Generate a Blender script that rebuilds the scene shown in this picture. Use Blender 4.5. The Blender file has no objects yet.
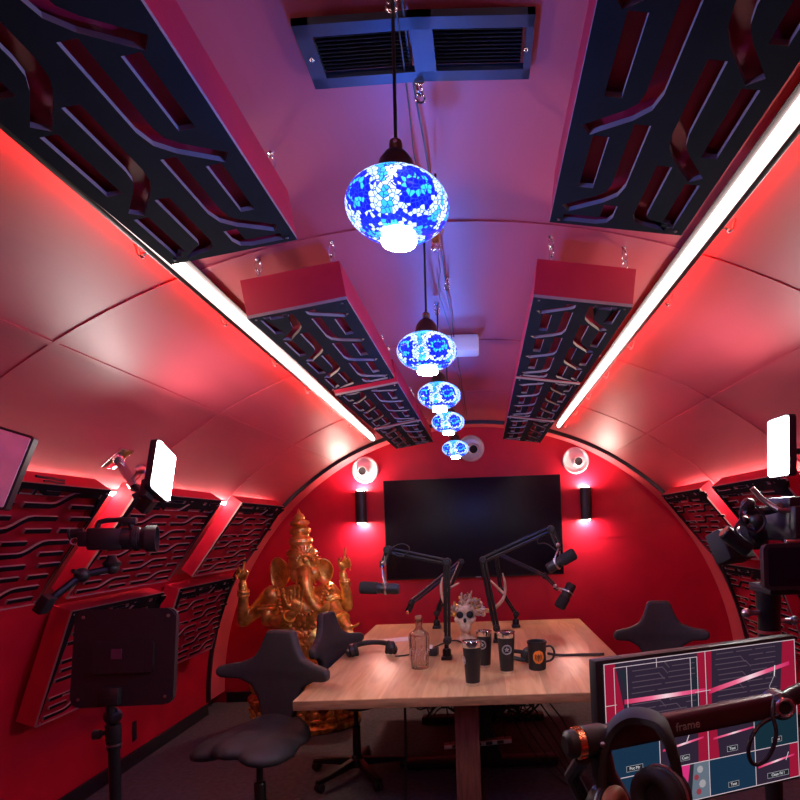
import bpy, bmesh, math, random
from mathutils import Vector, Matrix, Euler
random.seed(7)
S = bpy.context.scene
COL = S.collection
R_ = math.radians

# ------------------------------------------------------------------ camera
CX, CZ, ROLL, FPX, PX, PY = 0.0791, 1.645, 0.0304, 600.0, 484.08, 525.6
cam_d = bpy.data.cameras.new('camera')
cam = bpy.data.objects.new('camera', cam_d); COL.objects.link(cam)
cam.location = (CX, 0, CZ); cam.rotation_euler = (R_(90), ROLL, 0)
cam_d.sensor_width = 36; cam_d.lens = 36 * FPX / 800
cam_d.shift_x = (400 - PX) / 800; cam_d.shift_y = (PY - 400) / 800
cam_d.clip_start = .02
S.camera = cam
S.view_settings.view_transform = 'Standard'; S.view_settings.look = 'None'
S.view_settings.gamma = 1; S.view_settings.exposure = 0.27

def at(px, py, d):                       # the room point seen at a pixel, d metres ahead of the lens
    dx, dy = px - PX, PY - py
    c, s = math.cos(ROLL), math.sin(ROLL)
    return Vector((CX + (dx * c + dy * s) * d / FPX, d, CZ + (-dx * s + dy * c) * d / FPX))

def onz(px, py, z):                      # the point of a level surface at height z
    dx, dy = px - PX, PY - py
    return at(px, py, (z - CZ) * FPX / (-dx * math.sin(ROLL) + dy * math.cos(ROLL)))

# ------------------------------------------------------------------ materials
def mat(name, col, rough=.5, metal=0., spec=.5, noise=0, nscale=8, bump=0, bscale=60, emit=None, es=0, trans=0, coat=0, stretch=None, col2=None):
    m = bpy.data.materials.new(name); m.use_nodes = True
    nt = m.node_tree; b = nt.nodes['Principled BSDF']
    b.inputs['Base Color'].default_value = (*col, 1); b.inputs['Roughness'].default_value = rough
    b.inputs['Metallic'].default_value = metal; b.inputs['Specular IOR Level'].default_value = spec
    b.inputs['Transmission Weight'].default_value = trans; b.inputs['Coat Weight'].default_value = coat
    tc = nt.nodes.new('ShaderNodeTexCoord'); mp = nt.nodes.new('ShaderNodeMapping')
    nt.links.new(tc.outputs['Object'], mp.inputs['Vector'])
    if stretch: mp.inputs['Scale'].default_value = stretch
    if noise:
        n = nt.nodes.new('ShaderNodeTexNoise'); n.inputs['Scale'].default_value = nscale; n.inputs['Detail'].default_value = 5
        nt.links.new(mp.outputs[0], n.inputs['Vector'])
        r = nt.nodes.new('ShaderNodeValToRGB')
        c2 = col2 or tuple(c * (1 - noise) for c in col)
        r.color_ramp.elements[0].color = (*c2, 1); r.color_ramp.elements[1].color = (*col, 1)
        r.color_ramp.elements[0].position = .35; r.color_ramp.elements[1].position = .62
        nt.links.new(n.outputs['Fac'], r.inputs['Fac']); nt.links.new(r.outputs[0], b.inputs['Base Color'])
    if bump:
        n2 = nt.nodes.new('ShaderNodeTexNoise'); n2.inputs['Scale'].default_value = bscale; n2.inputs['Detail'].default_value = 4
        nt.links.new(mp.outputs[0], n2.inputs['Vector'])
        bu = nt.nodes.new('ShaderNodeBump'); bu.inputs['Strength'].default_value = bump; bu.inputs['Distance'].default_value = .01
        nt.links.new(n2.outputs['Fac'], bu.inputs['Height']); nt.links.new(bu.outputs[0], b.inputs['Normal'])
    if emit:
        b.inputs['Emission Color'].default_value = (*emit, 1); b.inputs['Emission Strength'].default_value = es
    return m

M = {}
M['shell'] = mat('satin_vault_metal', (.45, .055, .075), .47, .0, .75, noise=.18, nscale=3, bump=.06, bscale=9, stretch=(1, .25, 1))
M['red_wall'] = mat('red_wall_paint', (.50, .004, .026), .48, 0, .4, noise=.15, nscale=4, bump=.05, bscale=25)
M['red_lining'] = mat('red_lining_paint', (.62, .085, .105), .5, 0, .4, noise=.1, nscale=5)
M['red_box'] = mat('red_panel_paint', (.46, .004, .026), .55, 0, .35, noise=.12, nscale=7, bump=.04, bscale=80)
M['plate'] = mat('black_panel_board', (.008, .008, .010), .8, 0, .06, noise=.25, nscale=10)
M['plate_edge'] = mat('raw_panel_edge', (.27, .18, .16), .6)
M['floor'] = mat('charcoal_floor', (.10, .092, .102), .75, 0, .3, noise=.35, nscale=30, bump=.12, bscale=150)
M['black'] = mat('black_plastic', (.014, .014, .017), .45, 0, .5, noise=.2, nscale=20)
M['black_metal'] = mat('black_metal', (.02, .02, .023), .32, .4, .5, noise=.2, nscale=20)
M['rubber'] = mat('black_rubber', (.012, .012, .013), .7)
M['fabric'] = mat('charcoal_upholstery', (.030, .030, .033), .55, 0, .4, noise=.15, nscale=40, bump=.08, bscale=220)
M['foam'] = mat('grey_foam', (.03, .03, .033), .95, 0, .2, bump=.5, bscale=250)
M['chrome'] = mat('chrome', (.8, .8, .82), .16, 1, noise=.1, nscale=9)
M['steel'] = mat('brushed_steel', (.55, .55, .57), .3, 1, noise=.15, nscale=14)
M['gold'] = mat('aged_gold', (1.0, .68, .16), .28, .72, .6, noise=.5, nscale=14, bump=.3, bscale=70, col2=(.56, .29, .04))
M['gold_dark'] = mat('dark_bronze_gold', (.80, .46, .09), .34, .7, .5, noise=.5, nscale=20, bump=.35, bscale=60, col2=(.15, .04, .01))
M['tv_glass'] = mat('black_screen_glass', (.004, .004, .012), .38, 0, .22, noise=.1, nscale=2)
M['glass'] = mat('clear_glass', (.95, .92, .9), .04, 0, .5, trans=1, bump=.4, bscale=90)
M['nozzle'] = mat('silver_grey_paint', (.62, .62, .64), .35, .25, .5, noise=.08, nscale=12)
M['white_plastic'] = mat('white_plastic', (.72, .70, .72), .5, noise=.05, nscale=6)
M['diffuser_off'] = mat('grey_diffuser', (.85, .80, .86), .4, 0, .5, noise=.15, nscale=14)
M['vent'] = mat('blue_grey_vent_metal', (.055, .065, .095), .45, .4, .5, noise=.1, nscale=8)
M['dark'] = mat('dark_void', (.008, .008, .012), .8)
M['bone'] = mat('bone', (.72, .55, .40), .5, noise=.35, nscale=30, bump=.2, bscale=60)
M['antler'] = mat('antler_horn', (.60, .42, .28), .5, noise=.4, nscale=20, bump=.2, bscale=60)
M['orange'] = mat('orange_emblem', (.85, .22, .03), .5, noise=.2, nscale=90)
M['copper'] = mat('copper_ring', (.9, .45, .22), .25, 1, noise=.1, nscale=20)
M['grey_mark'] = mat('grey_lettering', (.30, .27, .28), .5)
M['silver_mark'] = mat('silver_emblem', (.5, .5, .5), .4, .3)
M['paper'] = mat('paper', (.7, .62, .64), .7, noise=.05, nscale=20)
M['shaded_edge'] = mat('oak_shaded_edge', (.34, .17, .095), .5, noise=.35, nscale=10, stretch=(1, 1, 6))  # darker oak: the shade of the table's front edge put into the colour
M['post'] = mat('dark_red_wood', (.16, .05, .04), .5, noise=.4, nscale=12, stretch=(6, 6, .6))
M['bronze'] = mat('bronze_cap', (.16, .09, .07), .35, .8, noise=.3, nscale=18)
M['cable'] = mat('black_cable', (.012, .012, .014), .5)
M['tan'] = mat('tan_leather', (.35, .14, .07), .55, noise=.3, nscale=12)

def wood():
    m = mat('oak_tabletop', (.60, .36, .23), .36, 0, .45)
    nt = m.node_tree; b = nt.nodes['Principled BSDF']; mp = nt.nodes['Mapping']
    mp.inputs['Scale'].default_value = (8, .8, 4)
    n = nt.nodes.new('ShaderNodeTexNoise'); n.inputs['Scale'].default_value = 2.2; n.inputs['Detail'].default_value = 8; n.inputs['Distortion'].default_value = 1.2
    nt.links.new(mp.outputs[0], n.inputs['Vector'])
    mp2 = nt.nodes.new('ShaderNodeMapping'); mp2.inputs['Scale'].default_value = (3, 0.45, 1)
    nt.links.new(nt.nodes['Texture Coordinate'].outputs['Object'], mp2.inputs['Vector'])
    v = nt.nodes.new('ShaderNodeTexVoronoi'); v.feature = 'F1'; v.distance = 'CHEBYCHEV'; v.inputs['Scale'].default_value = 1.6; v.inputs['Randomness'].default_value = .5
    nt.links.new(mp2.outputs[0], v.inputs['Vector'])
    r = nt.nodes.new('ShaderNodeValToRGB')
    r.color_ramp.elements[0].position = .3; r.color_ramp.elements[0].color = (.47, .27, .13, 1)
    r.color_ramp.elements[1].position = .72; r.color_ramp.elements[1].color = (.68, .45, .25, 1)
    nt.links.new(n.outputs['Fac'], r.inputs['Fac'])
    sep = nt.nodes.new('ShaderNodeSeparateColor'); nt.links.new(v.outputs['Color'], sep.inputs[0])
    mr = nt.nodes.new('ShaderNodeMapRange'); mr.inputs['To Min'].default_value = .70; mr.inputs['To Max'].default_value = 1.08
    nt.links.new(sep.outputs[0], mr.inputs['Value'])
    mx = nt.nodes.new('ShaderNodeMix'); mx.data_type = 'RGBA'; mx.blend_type = 'MULTIPLY'; mx.inputs['Factor'].default_value = 1
    nt.links.new(r.outputs[0], mx.inputs['A']); nt.links.new(mr.outputs[0], mx.inputs['B'])
    nt.links.new(mx.outputs['Result'], b.inputs['Base Color'])
    return m
M['wood'] = wood()

def emis(name, col, s):
    m = bpy.data.materials.new(name); m.use_nodes = True; nt = m.node_tree; nt.nodes.clear()
    o = nt.nodes.new('ShaderNodeOutputMaterial'); e = nt.nodes.new('ShaderNodeEmission')
    e.inputs['Color'].default_value = (*col, 1); e.inputs['Strength'].default_value = s
    nt.links.new(e.outputs[0], o.inputs[0]); return m
M['led_white'] = emis('led_diffuser_light', (1, .74, .69), 15)
M['added_red'] = emis('added_red_glow', (1, .045, .03), 60)  # added emitter colour for the red glow beside the rails
M['panel_light'] = emis('video_panel_light', (1, .93, .88), 110)
M['bulb'] = emis('sconce_bulb', (1, .66, .55), 340)
M['gap_light'] = emis('gap_led_light', (1, .62, .56), 100)
M['bowl_light'] = emis('lamp_bowl_light', (.92, .96, 1), 45)

def mosaic():
    m = bpy.data.materials.new('blue_mosaic_glass'); m.use_nodes = True; nt = m.node_tree
    b = nt.nodes['Principled BSDF']; b.inputs['Roughness'].default_value = .15
    N = nt.nodes.new; L = nt.links.new
    tc = N('ShaderNodeTexCoord')
    v = N('ShaderNodeTexVoronoi'); v.inputs['Scale'].default_value = 135; L(tc.outputs['Object'], v.inputs['Vector'])
    sep = N('ShaderNodeSeparateColor'); L(v.outputs['Color'], sep.inputs[0])
    # rosettes: six flowers round the equator, rings measured from the middle of each
    sx = N('ShaderNodeSeparateXYZ'); L(v.outputs['Position'], sx.inputs[0])
    def mth(op, a, c=None):
        n = N('ShaderNodeMath'); n.operation = op
        for i, q in enumerate((a, c)):
            if q is None: continue
            if isinstance(q, (int, float)): n.inputs[i].default_value = q
            else: L(q, n.inputs[i])
        return n.outputs[0]
    ang = mth('ARCTAN2', sx.outputs[1], sx.outputs[0])
    t = mth('ADD', mth('MULTIPLY', ang, 5 / (2 * math.pi)), 5.25 + .1)
    fr = mth('SUBTRACT', mth('FRACT', t), .5)
    du = mth('MULTIPLY', fr, 2 * math.pi / 5 * .085)
    dz = mth('ADD', sx.outputs[2], .006)
    dist = mth('SQRT', mth('ADD', mth('MULTIPLY', du, du), mth('MULTIPLY', dz, dz)))
    d2 = mth('ADD', dist, mth('MULTIPLY', mth('SUBTRACT', sep.outputs[0], .5), .009))
    r = N('ShaderNodeValToRGB'); r.color_ramp.interpolation = 'CONSTANT'
    L(mth('MULTIPLY', d2, 17), r.inputs['Fac'])
    E = r.color_ramp.elements
    E[0].position = 0; E[0].color = (.006, .012, .62, 1)
    E[1].position = .20; E[1].color = (.05, .62, 1, 1)
    for pos, c in ((.34, (.006, .012, .62, 1)), (.56, (.75, .95, 1, 1)), (.9, (.05, .5, 1, 1))):
        e = E.new(pos); e.color = c
    # grout
    v2 = N('ShaderNodeTexVoronoi'); v2.feature = 'DISTANCE_TO_EDGE'; v2.inputs['Scale'].default_value = 135; L(tc.outputs['Object'], v2.inputs['Vector'])
    g = mth('GREATER_THAN', v2.outputs['Distance'], .07)
    zz = mth('LESS_THAN', mth('ABSOLUTE', mth('ADD', sx.outputs[2], .044)), .004)   # dark blue band low on the globe
    mx2 = N('ShaderNodeMix'); mx2.data_type = 'RGBA'; L(zz, mx2.inputs['Factor']); L(r.outputs[0], mx2.inputs['A']); mx2.inputs['B'].default_value = (.01, .02, .7, 1)
    mx = N('ShaderNodeMix'); mx.data_type = 'RGBA'; L(g, mx.inputs['Factor']); mx.inputs['A'].default_value = (.02, .05, .25, 1); L(mx2.outputs['Result'], mx.inputs['B'])
    b.inputs['Base Color'].default_value = (.01, .015, .06, 1); L(mx.outputs['Result'], b.inputs['Emission Color'])
    b.inputs['Emission Strength'].default_value = 1.25
    tr = N('ShaderNodeBsdfTransparent'); ms = N('ShaderNodeMixShader'); ms.inputs[0].default_value = .22
    L(mx.outputs['Result'], tr.inputs['Color']); L(b.outputs[0], ms.inputs[1]); L(tr.outputs[0], ms.inputs[2])
    L(ms.outputs[0], nt.nodes['Material Output'].inputs[0])
    return m
M['mosaic'] = mosaic()

LAMP_W = 48
# ------------------------------------------------------------------ helpers
def BM(): return bmesh.new()
def xf(loc=(0, 0, 0), rot=(0, 0, 0), sc=(1, 1, 1)):
    return Matrix.LocRotScale(Vector(loc), Euler(rot), Vector(sc))
def frame(o, u, v, n):                   # matrix with axes u, v, n at o
    m = Matrix.Identity(4)
    for i, a in enumerate((u, v, n)): m.col[i][:3] = Vector(a).normalized()[:]
    m.col[3][:3] = Vector(o)[:]
    return m
def box(bm, size, mx=None, loc=(0, 0, 0), bev=0, seg=2):
    mx = (mx or Matrix.Identity(4)) @ Matrix.Translation(Vector(loc))
    r = bmesh.ops.create_cube(bm, size=1, matrix=mx @ Matrix.Diagonal((*size, 1)))
    if bev:
        es = list({e for v in r['verts'] for e in v.link_edges})
        bmesh.ops.bevel(bm, geom=es, offset=bev, segments=seg, affect='EDGES', profile=.5)
    return bm
def lathe(bm, prof, mx=None, n=32, cap=True):
    mx = mx or Matrix.Identity(4)
    rings = []
    for r, z in prof:
        if r < 1e-6: rings.append([bm.verts.new(mx @ Vector((0, 0, z)))])
        else: rings.append([bm.verts.new(mx @ Vector((r * math.cos(2 * math.pi * i / n), r * math.sin(2 * math.pi * i / n), z))) for i in range(n)])
    for a, b in zip(rings, rings[1:]):
        for i in range(n):
            j = (i + 1) % n
            if len(a) == 1 and len(b) == 1: continue
            if len(a) == 1: bm.faces.new((a[0], b[j], b[i]))
            elif len(b) == 1: bm.faces.new((a[i], a[j], b[0]))
            else: bm.faces.new((a[i], a[j], b[j], b[i]))
    if cap:
        for k in (0, -1):
            if len(rings[k]) > 1:
                try: bm.faces.new(rings[k])
                except ValueError: pass
    return bm
def smoothpath(pts, it=2):
    P = [Vector(p) for p in pts]
    for _ in range(it):
        Q = [P[0]]
        for a, b in zip(P, P[1:]): Q += [a * .75 + b * .25, a * .25 + b * .75]
        Q.append(P[-1]); P = Q
    return P
def tube(bm, pts, r, n=10, smooth=0, closed=False):
    P = smoothpath(pts, smooth) if smooth else [Vector(p) for p in pts]
    N_ = len(P)
    rad = (lambda i: r) if isinstance(r, (int, float)) else (lambda i: r[0] + (r[1] - r[0]) * i / (N_ - 1)) if len(r) == 2 else (lambda i: r[min(len(r) - 1, i)])
    rings = []; up = None
    for i, p in enumerate(P):
        if closed: t = (P[(i + 1) % N_] - P[i - 1]).normalized()
        else: t = (P[min(i + 1, N_ - 1)] - P[max(i - 1, 0)]).normalized()
        if up is None:
            up = Vector((0, 0, 1)) if abs(t.z) < .9 else Vector((1, 0, 0))
        s = t.cross(up).normalized(); up = s.cross(t).normalized()
        rings.append([bm.verts.new(p + (s * math.cos(2 * math.pi * k / n) + up * math.sin(2 * math.pi * k / n)) * rad(i)) for k in range(n)])
    pairs = list(zip(rings, rings[1:])) + ([(rings[-1], rings[0])] if closed else [])
    for a, b in pairs:
        for k in range(n): bm.faces.new((a[k], a[(k + 1) % n], b[(k + 1) % n], b[k]))
    if not closed:
        bm.faces.new(rings[0][::-1]); bm.faces.new(rings[-1])
    return bm
def ring(bm, R, r, mx=None, n=20, m=8):
    mx = mx or Matrix.Identity(4)
    return tube(bm, [mx @ Vector((R * math.cos(2 * math.pi * i / n), R * math.sin(2 * math.pi * i / n), 0)) for i in range(n)], r, m, closed=True)
def ball(bm, loc, r, sc=(1, 1, 1), rot=(0, 0, 0), u=16, v=10):
    bmesh.ops.create_uvsphere(bm, u_segments=u, v_segments=v, radius=r, matrix=xf(loc, rot, sc)); return bm
def capsule(bm, a, b, ra, rb, n=14):
    a, b = Vector(a), Vector(b)
    tube(bm, [a, b], (ra, rb), n); ball(bm, a, ra, u=n, v=8); ball(bm, b, rb, u=n, v=8)
def prism(bm, poly, z0, z1, mx=None):
    mx = mx or Matrix.Identity(4)
    lo = [bm.verts.new(mx @ Vector((x, y, z0))) for x, y in poly]; hi = [bm.verts.new(mx @ Vector((x, y, z1))) for x, y in poly]
    bm.faces.new(lo[::-1]); bm.faces.new(hi)
    for i in range(len(poly)):
        j = (i + 1) % len(poly); bm.faces.new((lo[i], lo[j], hi[j], hi[i]))
    return bm
def rrect(w, h, r, n=5, cx=0, cy=0):
    out = []
    for qx, qy, a0 in ((1, 1, 0), (-1, 1, 90), (-1, -1, 180), (1, -1, 270)):
        for i in range(n + 1):
            a = R_(a0 + 90 * i / n); out.append((cx + qx * (w / 2 - r) + r * math.cos(a), cy + qy * (h / 2 - r) + r * math.sin(a)))
    return out
def mesh_of(bm, name='m', sharp=35):
    bmesh.ops.recalc_face_normals(bm, faces=bm.faces)
    me = bpy.data.meshes.new(name); bm.to_mesh(me); bm.free()
    for p in me.polygons: p.use_smooth = True
    me.set_sharp_from_angle(angle=R_(sharp))
    return me
def bake(me, mods):
    o = bpy.data.objects.new('tmp', me); COL.objects.link(o)
    for t, kw in mods:
        md = o.modifiers.new('m', t)
        for k, v in kw.items(): setattr(md, k, v)
    dg = bpy.context.evaluated_depsgraph_get(); dg.update()
    me2 = bpy.data.meshes.new_from_object(o.evaluated_get(dg))
    bpy.data.objects.remove(o)
    for p in me2.polygons: p.use_smooth = True
    return me2
def remesh(bm, vox, it=4, fac=.5):
    me = mesh_of(bm)
    return bake(me, [('REMESH', dict(mode='VOXEL', voxel_size=vox, use_smooth_shade=True)), ('SMOOTH', dict(iterations=it, factor=fac))])
def obj(name, bm, m, parent=None, world=False, sharp=35):
    me = bm if isinstance(bm, bpy.types.Mesh) else mesh_of(bm, name, sharp)
    me.name = name
    if world and parent is not None: me.transform(parent.matrix_basis.inverted())
    if not me.materials: me.materials.append(M[m] if isinstance(m, str) else m)
    o = bpy.data.objects.new(name, me); COL.objects.link(o)
    if parent is not None: o.parent = parent
    return o
def tag(o, label, cat, group=None, kind=None):
    if label: o['label'] = label
    if cat: o['category'] = cat
    if group: o['group'] = group
    if kind: o['kind'] = kind
    return o
def thing(name, label, cat, loc=(0, 0, 0), group=None, mx=None, rz=0):
    o = bpy.data.objects.new(name, None); COL.objects.link(o); o.empty_display_size = .05
    o.matrix_basis = mx if mx is not None else xf(loc, (0, 0, rz))
    return tag(o, label, cat, group)
def dup(root, mx, label, group=None):
    r = root.copy(); COL.objects.link(r); r.matrix_basis = mx; r['label'] = label
    if group: r['group'] = group
    for ch in list(root.children):
        c = ch.copy(); COL.objects.link(c); c.parent = r
        for g in list(ch.children):
            d = g.copy(); COL.objects.link(d); d.parent = c
    return r
def struct(name, bm, m, sharp=35):
    o = obj(name, bm, m, sharp=sharp); o['kind'] = 'structure'; return o
def text_mesh(s, size, mx, m, parent, name='lettering', world=True, depth=.0006):
    cu = bpy.data.curves.new('t', 'FONT'); cu.body = s; cu.size = size; cu.extrude = depth; cu.align_x = 'CENTER'; cu.align_y = 'CENTER'; cu.resolution_u = 3
    o = bpy.data.objects.new('t', cu); COL.objects.link(o)
    dg = bpy.context.evaluated_depsgraph_get(); dg.update()
    me = bpy.data.meshes.new_from_object(o.evaluated_get(dg)); bpy.data.objects.remove(o)
    me.transform(mx)
    return obj(name, me, m, parent, world=world)

# ------------------------------------------------------------------ the vault and its setting
ZC, RV, YB, YR, YE = .108, 2.5, -2.4, 5.5, 5.86
def arc_shell(a0, a1, y0, y1, r0, r1, n=48, foot=0):
    bm = BM(); V = []
    A = [R_(a0 + (a1 - a0) * i / n) for i in range(n + 1)]
    sec = [(r0 * math.cos(a), ZC + r0 * math.sin(a)) for a in A]
    sec2 = [(r1 * math.cos(a), ZC + r1 * math.sin(a)) for a in A]
    if foot == 1: sec = [(sec[0][0], 0)] + sec; sec2 = [(sec2[0][0], 0)] + sec2
    if foot == 2: sec = sec + [(sec[-1][0], 0)]; sec2 = sec2 + [(sec2[-1][0], 0)]
    g = {}
    for k, (s, y) in enumerate(((sec, y0), (sec, y1), (sec2, y1), (sec2, y0))):
        g[k] = [bm.verts.new((x, y, z)) for x, z in s]
    for k in range(4):
        a, b = g[k], g[(k + 1) % 4]
        for i in range(len(a) - 1): bm.faces.new((a[i], a[i + 1], b[i + 1], b[i]))
    for i in (0, -1): bm.faces.new([g[k][i] for k in range(4)])
    return bm
struct('ceiling', arc_shell(30, 150, YB, YR, RV, RV + .06, 64), 'shell')
struct('wall_right', arc_shell(0, 30, YB, YR, RV, RV + .06, 24, 1), 'red_wall')
struct('wall_left', arc_shell(150, 180, YB, YR, RV, RV + .06, 24, 2), 'red_wall')
struct('trim_1', arc_shell(0, 180, YR, YE + .02, RV - .0, RV + .08, 80), 'red_lining')
struct('trim_2', arc_shell(0, 180, YR - .035, YR - .005, RV - .03, RV, 80), 'black')
bm = BM(); box(bm, (5.4, YE - YB + .2, .1), loc=(0, (YE + YB) / 2, -.05)); struct('floor', bm, 'floor')
bm = BM(); box(bm, (5.4, .1, 2.8), loc=(0, YE + .05, 1.35)); struct('wall_back', bm, 'red_wall')
bm = BM(); box(bm, (5.4, .1, 2.8), loc=(0, YB - .05, 1.35)); struct('wall_front', bm, 'red_wall')
for nm, x in (('baseboard_left', -1), ('baseboard_right', 1)):
    bm = BM(); box(bm, (.02, YR - YB - .04, .10), loc=(x * (RV - .012), (YR + YB) / 2 - .02, .05), bev=.004); struct(nm, bm, 'black')
bm = BM(); box(bm, (4.96, .02, .10), loc=(0, YE - .011, .05), bev=.004); struct('baseboard_back', bm, 'black')
k = 3
for a in (59.5, 120.5):                                   # lengthwise sheet seams
    c = Vector((math.cos(R_(a)), 0, math.sin(R_(a)))); t = Vector((-c.z, 0, c.x))
    bm = BM(); box(bm, (.022, YR - YB - .1, .004), frame(c * (RV - .002) + Vector((0, (YR + YB) / 2, ZC)), t, (0, 1, 0), c))
    struct('trim_%d' % k, bm, 'shell'); k += 1
for y in (.7, 1.9, 3.1, 4.3):                             # hoop seams
    struct('trim_%d' % k, arc_shell(30.2, 149.8, y - .012, y + .012, RV - .004, RV - .0005, 60), 'shell'); k += 1
# panel lines on the end wall
for (x0, z0, x1, z1) in ((1.18, 1.50, 1.95, 1.505), (1.95, 1.50, 1.95, 1.78)):
    bm = BM(); box(bm, (abs(x1 - x0) + .012, .004, abs(z1 - z0) + .012), loc=((x0 + x1) / 2, YE - .002, (z0 + z1) / 2)); struct('trim_%d' % k, bm, 'red_wall'); k += 1

# ------------------------------------------------------------------ slotted acoustic panels
def slot_poly(path, w):
    P = [Vector((x, y)) for x, y in path]
    if len(P) > 2:                                        # round the bends
        Q = [P[0]]
        for a, b, c in zip(P, P[1:], P[2:]):
            l = min((a - b).length, (c - b).length) * .3
            p, q = b + (a - b).normalized() * l, b + (c - b).normalized() * l
            Q += [p, (p + q) * .25 + b * .5, q]
        P = Q + [P[-1]]
    L, Rr = [], []
    for i, p in enumerate(P):
        t = (P[min(i + 1, len(P) - 1)] - P[max(i - 1, 0)]).normalized(); nrm = Vector((-t.y, t.x))
        L.append(p + nrm * w / 2); Rr.append(p - nrm * w / 2)
    return [tuple(v) for v in L] + [tuple(v) for v in reversed(Rr)]
def plate_mesh(W, L, slots, th=.010):
    cu = bpy.data.curves.new('p', 'CURVE'); cu.dimensions = '2D'; cu.fill_mode = 'BOTH'; cu.extrude = th / 2
    for poly in [[(0, 0), (W, 0), (W, L), (0, L)]] + slots:
        s = cu.splines.new('POLY'); s.points.add(len(poly) - 1); s.use_cyclic_u = True
        for pt, (x, y) in zip(s.points, poly): pt.co = (x, y, 0, 1)
    o = bpy.data.objects.new('p', cu); COL.objects.link(o)
    dg = bpy.context.evaluated_depsgraph_get(); dg.update()
    me = bpy.data.meshes.new_from_object(o.evaluated_get(dg)); bpy.data.objects.remove(o)
    bm = BM(); bm.from_mesh(me); bmesh.ops.remove_doubles(bm, verts=bm.verts, dist=1e-5); bmesh.ops.recalc_face_normals(bm, faces=bm.faces)
    bm.normal_update(); bm.to_mesh(me); bm.free()
    me.materials.clear(); me.materials.append(M['plate']); me.materials.append(M['plate_edge'])
    for p in me.polygons: p.material_index = 1 if abs(p.normal.z) < .5 else 0; p.use_smooth = False
    return me
def tray_mesh(W, L, D, rec=.012):
    bm = BM(); box(bm, (W, L, D), loc=(W / 2, L / 2, -D / 2))
    f = max(bm.faces, key=lambda f: f.calc_center_median().z)
    bmesh.ops.inset_region(bm, faces=[f], thickness=.012)
    for v in f.verts: v.co.z -= min(rec, D - .012)
    return mesh_of(bm, 'panel_box')
def flip(slots, W): return [[(W - x, y) for x, y in s] for s in slots]
# ceiling kind: traces run lengthwise; u = across (0 is the outer edge), s = from the far end
def ceiling_slots(W, L):
    out = []; w = .095 * W
    def add(p):
        q = [(u * W, min(max(s * W, .03), L - .03)) for u, s in p]
        if (Vector(q[0]) - Vector(q[-1])).length > .045: out.append(slot_poly(q, w))
    for b in (-.85, 0, .85, 1.70, 2.55):
        add([(.60, b + 1.16), (.60, b + .44), (.91, b + .22)])
        add([(.81, b + 1.03), (.81, b + .50)])
        add([(.37, b + 1.66), (.37, b + 1.0), (.14, b + .70)])
        add([(.14, b + 1.50), (.14, b + .93)])
    return [s for s in out]
def wall_slots(L, Hh, n=12, w=.019):                                   # traces run along the wall; v = up, x along
    out = []
    rng = random.Random(3)
    p = Hh / (n + .3)
    rows = [p * (.65 + i) for i in range(n)]
    used = []
    x0 = .05
    segs = {i: [] for i in range(n)}
    for i in range(n):
        pass
    # pairs of rows share stepped traces, the rest of each row is plain dashes
    for k in range(0, n - 1, 2):
        lo, hi = rows[k], rows[k + 1]; ph = .0 if (k // 2) % 2 == 0 else .17
        x = .045 - ph
        while x < L - .06:
            a, b = max(x, .045), min(x + .40, L - .045)
            j = x + .17
            if j > a + .06 and j + .075 < b - .05: out.append(slot_poly([(a, lo), (j, lo), (j + .07, hi), (b, hi)], w))
            elif b - a > .07: out.append(slot_poly([(a, lo), (b, lo)], w))
            c0, c1 = max(x + .02, .045), x + .15
            if c1 - c0 > .05: out.append(slot_poly([(c0, hi), (c1, hi)], w * .9))
            d0, d1 = x + .265, min(x + .41, L - .045)
            if d1 - d0 > .05: out.append(slot_poly([(d0, lo), (d1, lo)], w * .9))
            x += .46
    y = rows[n - 1]; x = .05
    while x < L - .08:
        b = min(x + .2, L - .045)
        if b - x > .06: out.append(slot_poly([(x, y), (b, y)], w))
        x += .26
    return out
SCREW = [None]
def add_screws(t, W, L):
    for x in (.02, W - .02):
        for y in (.02, L - .02):
            if SCREW[0] is None: SCREW[0] = mesh_of(lathe(BM(), [(.004, 0), (.004, .002), (.002, .003), (0, .003)], n=8), 'screw')
            o = obj('screw', SCREW[0], 'steel', t); o.location = (x, y, .010)

CW, CL, CD = .322, 1.02, .115
cs = ceiling_slots(CW, CL)
def make_panel(label, group, mx, W, L, D, me_plate, chains=None):
    t = thing('acoustic_panel', label, 'acoustic panel', mx=mx, group=group)
    me_plate.transform(Matrix.Translation((0, 0, .005)))
    obj('panel_box', tray_mesh(W, L, D, .012 if chains else .03), 'red_box', t)
    obj('face_plate', me_plate, 'plate', t)
    add_screws(t, W, L)
    return t
def chain_bm(inv, top, bot, toff):
    bm = BM(); top, bot = Vector(top), Vector(bot); L = (top - bot).length; n = max(2, round(L / .032)); ph = 0
    for i in range(n):
        c = top.lerp(bot, (i + .5) / n)
        m = inv @ Matrix.Translation(c) @ Matrix.Rotation(R_(90 * (i % 2) + 35), 4, 'Z') @ Matrix.Rotation(R_(90), 4, 'X')
        tube(bm, [m @ Vector((.010 * math.cos(a), (L / n * .62) * math.sin(a), 0)) for a in [2 * math.pi * q / 12 for q in range(12)]], .0028, 6, closed=True)
    lathe(bm, [(.009, 0), (.009, -.004), (.003, -.006), (.003, -.014)], inv @ Matrix.Translation(top + Vector((0, 0, .012))), 10)
    return bm
rows = [  # (far ends y, outer lower edge, inner lower edge, label side)
    ('left', (-.655, 2.335), (-.340, 2.388), [1.50, 2.93, 4.06, 5.15]),
    ('right', (.585, 2.345), (.262, 2.388), [1.46, 2.96, 4.03, 5.12])]
ords = ['nearest, largest black slotted panel of the {} ceiling row, cut off by the frame',
        'second black slotted panel of the {} ceiling row, its red end facing us',
        'third panel from the front in the {} ceiling row, black with red end',
        'farthest small panel of the {} ceiling row, close to the red end wall']
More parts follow.
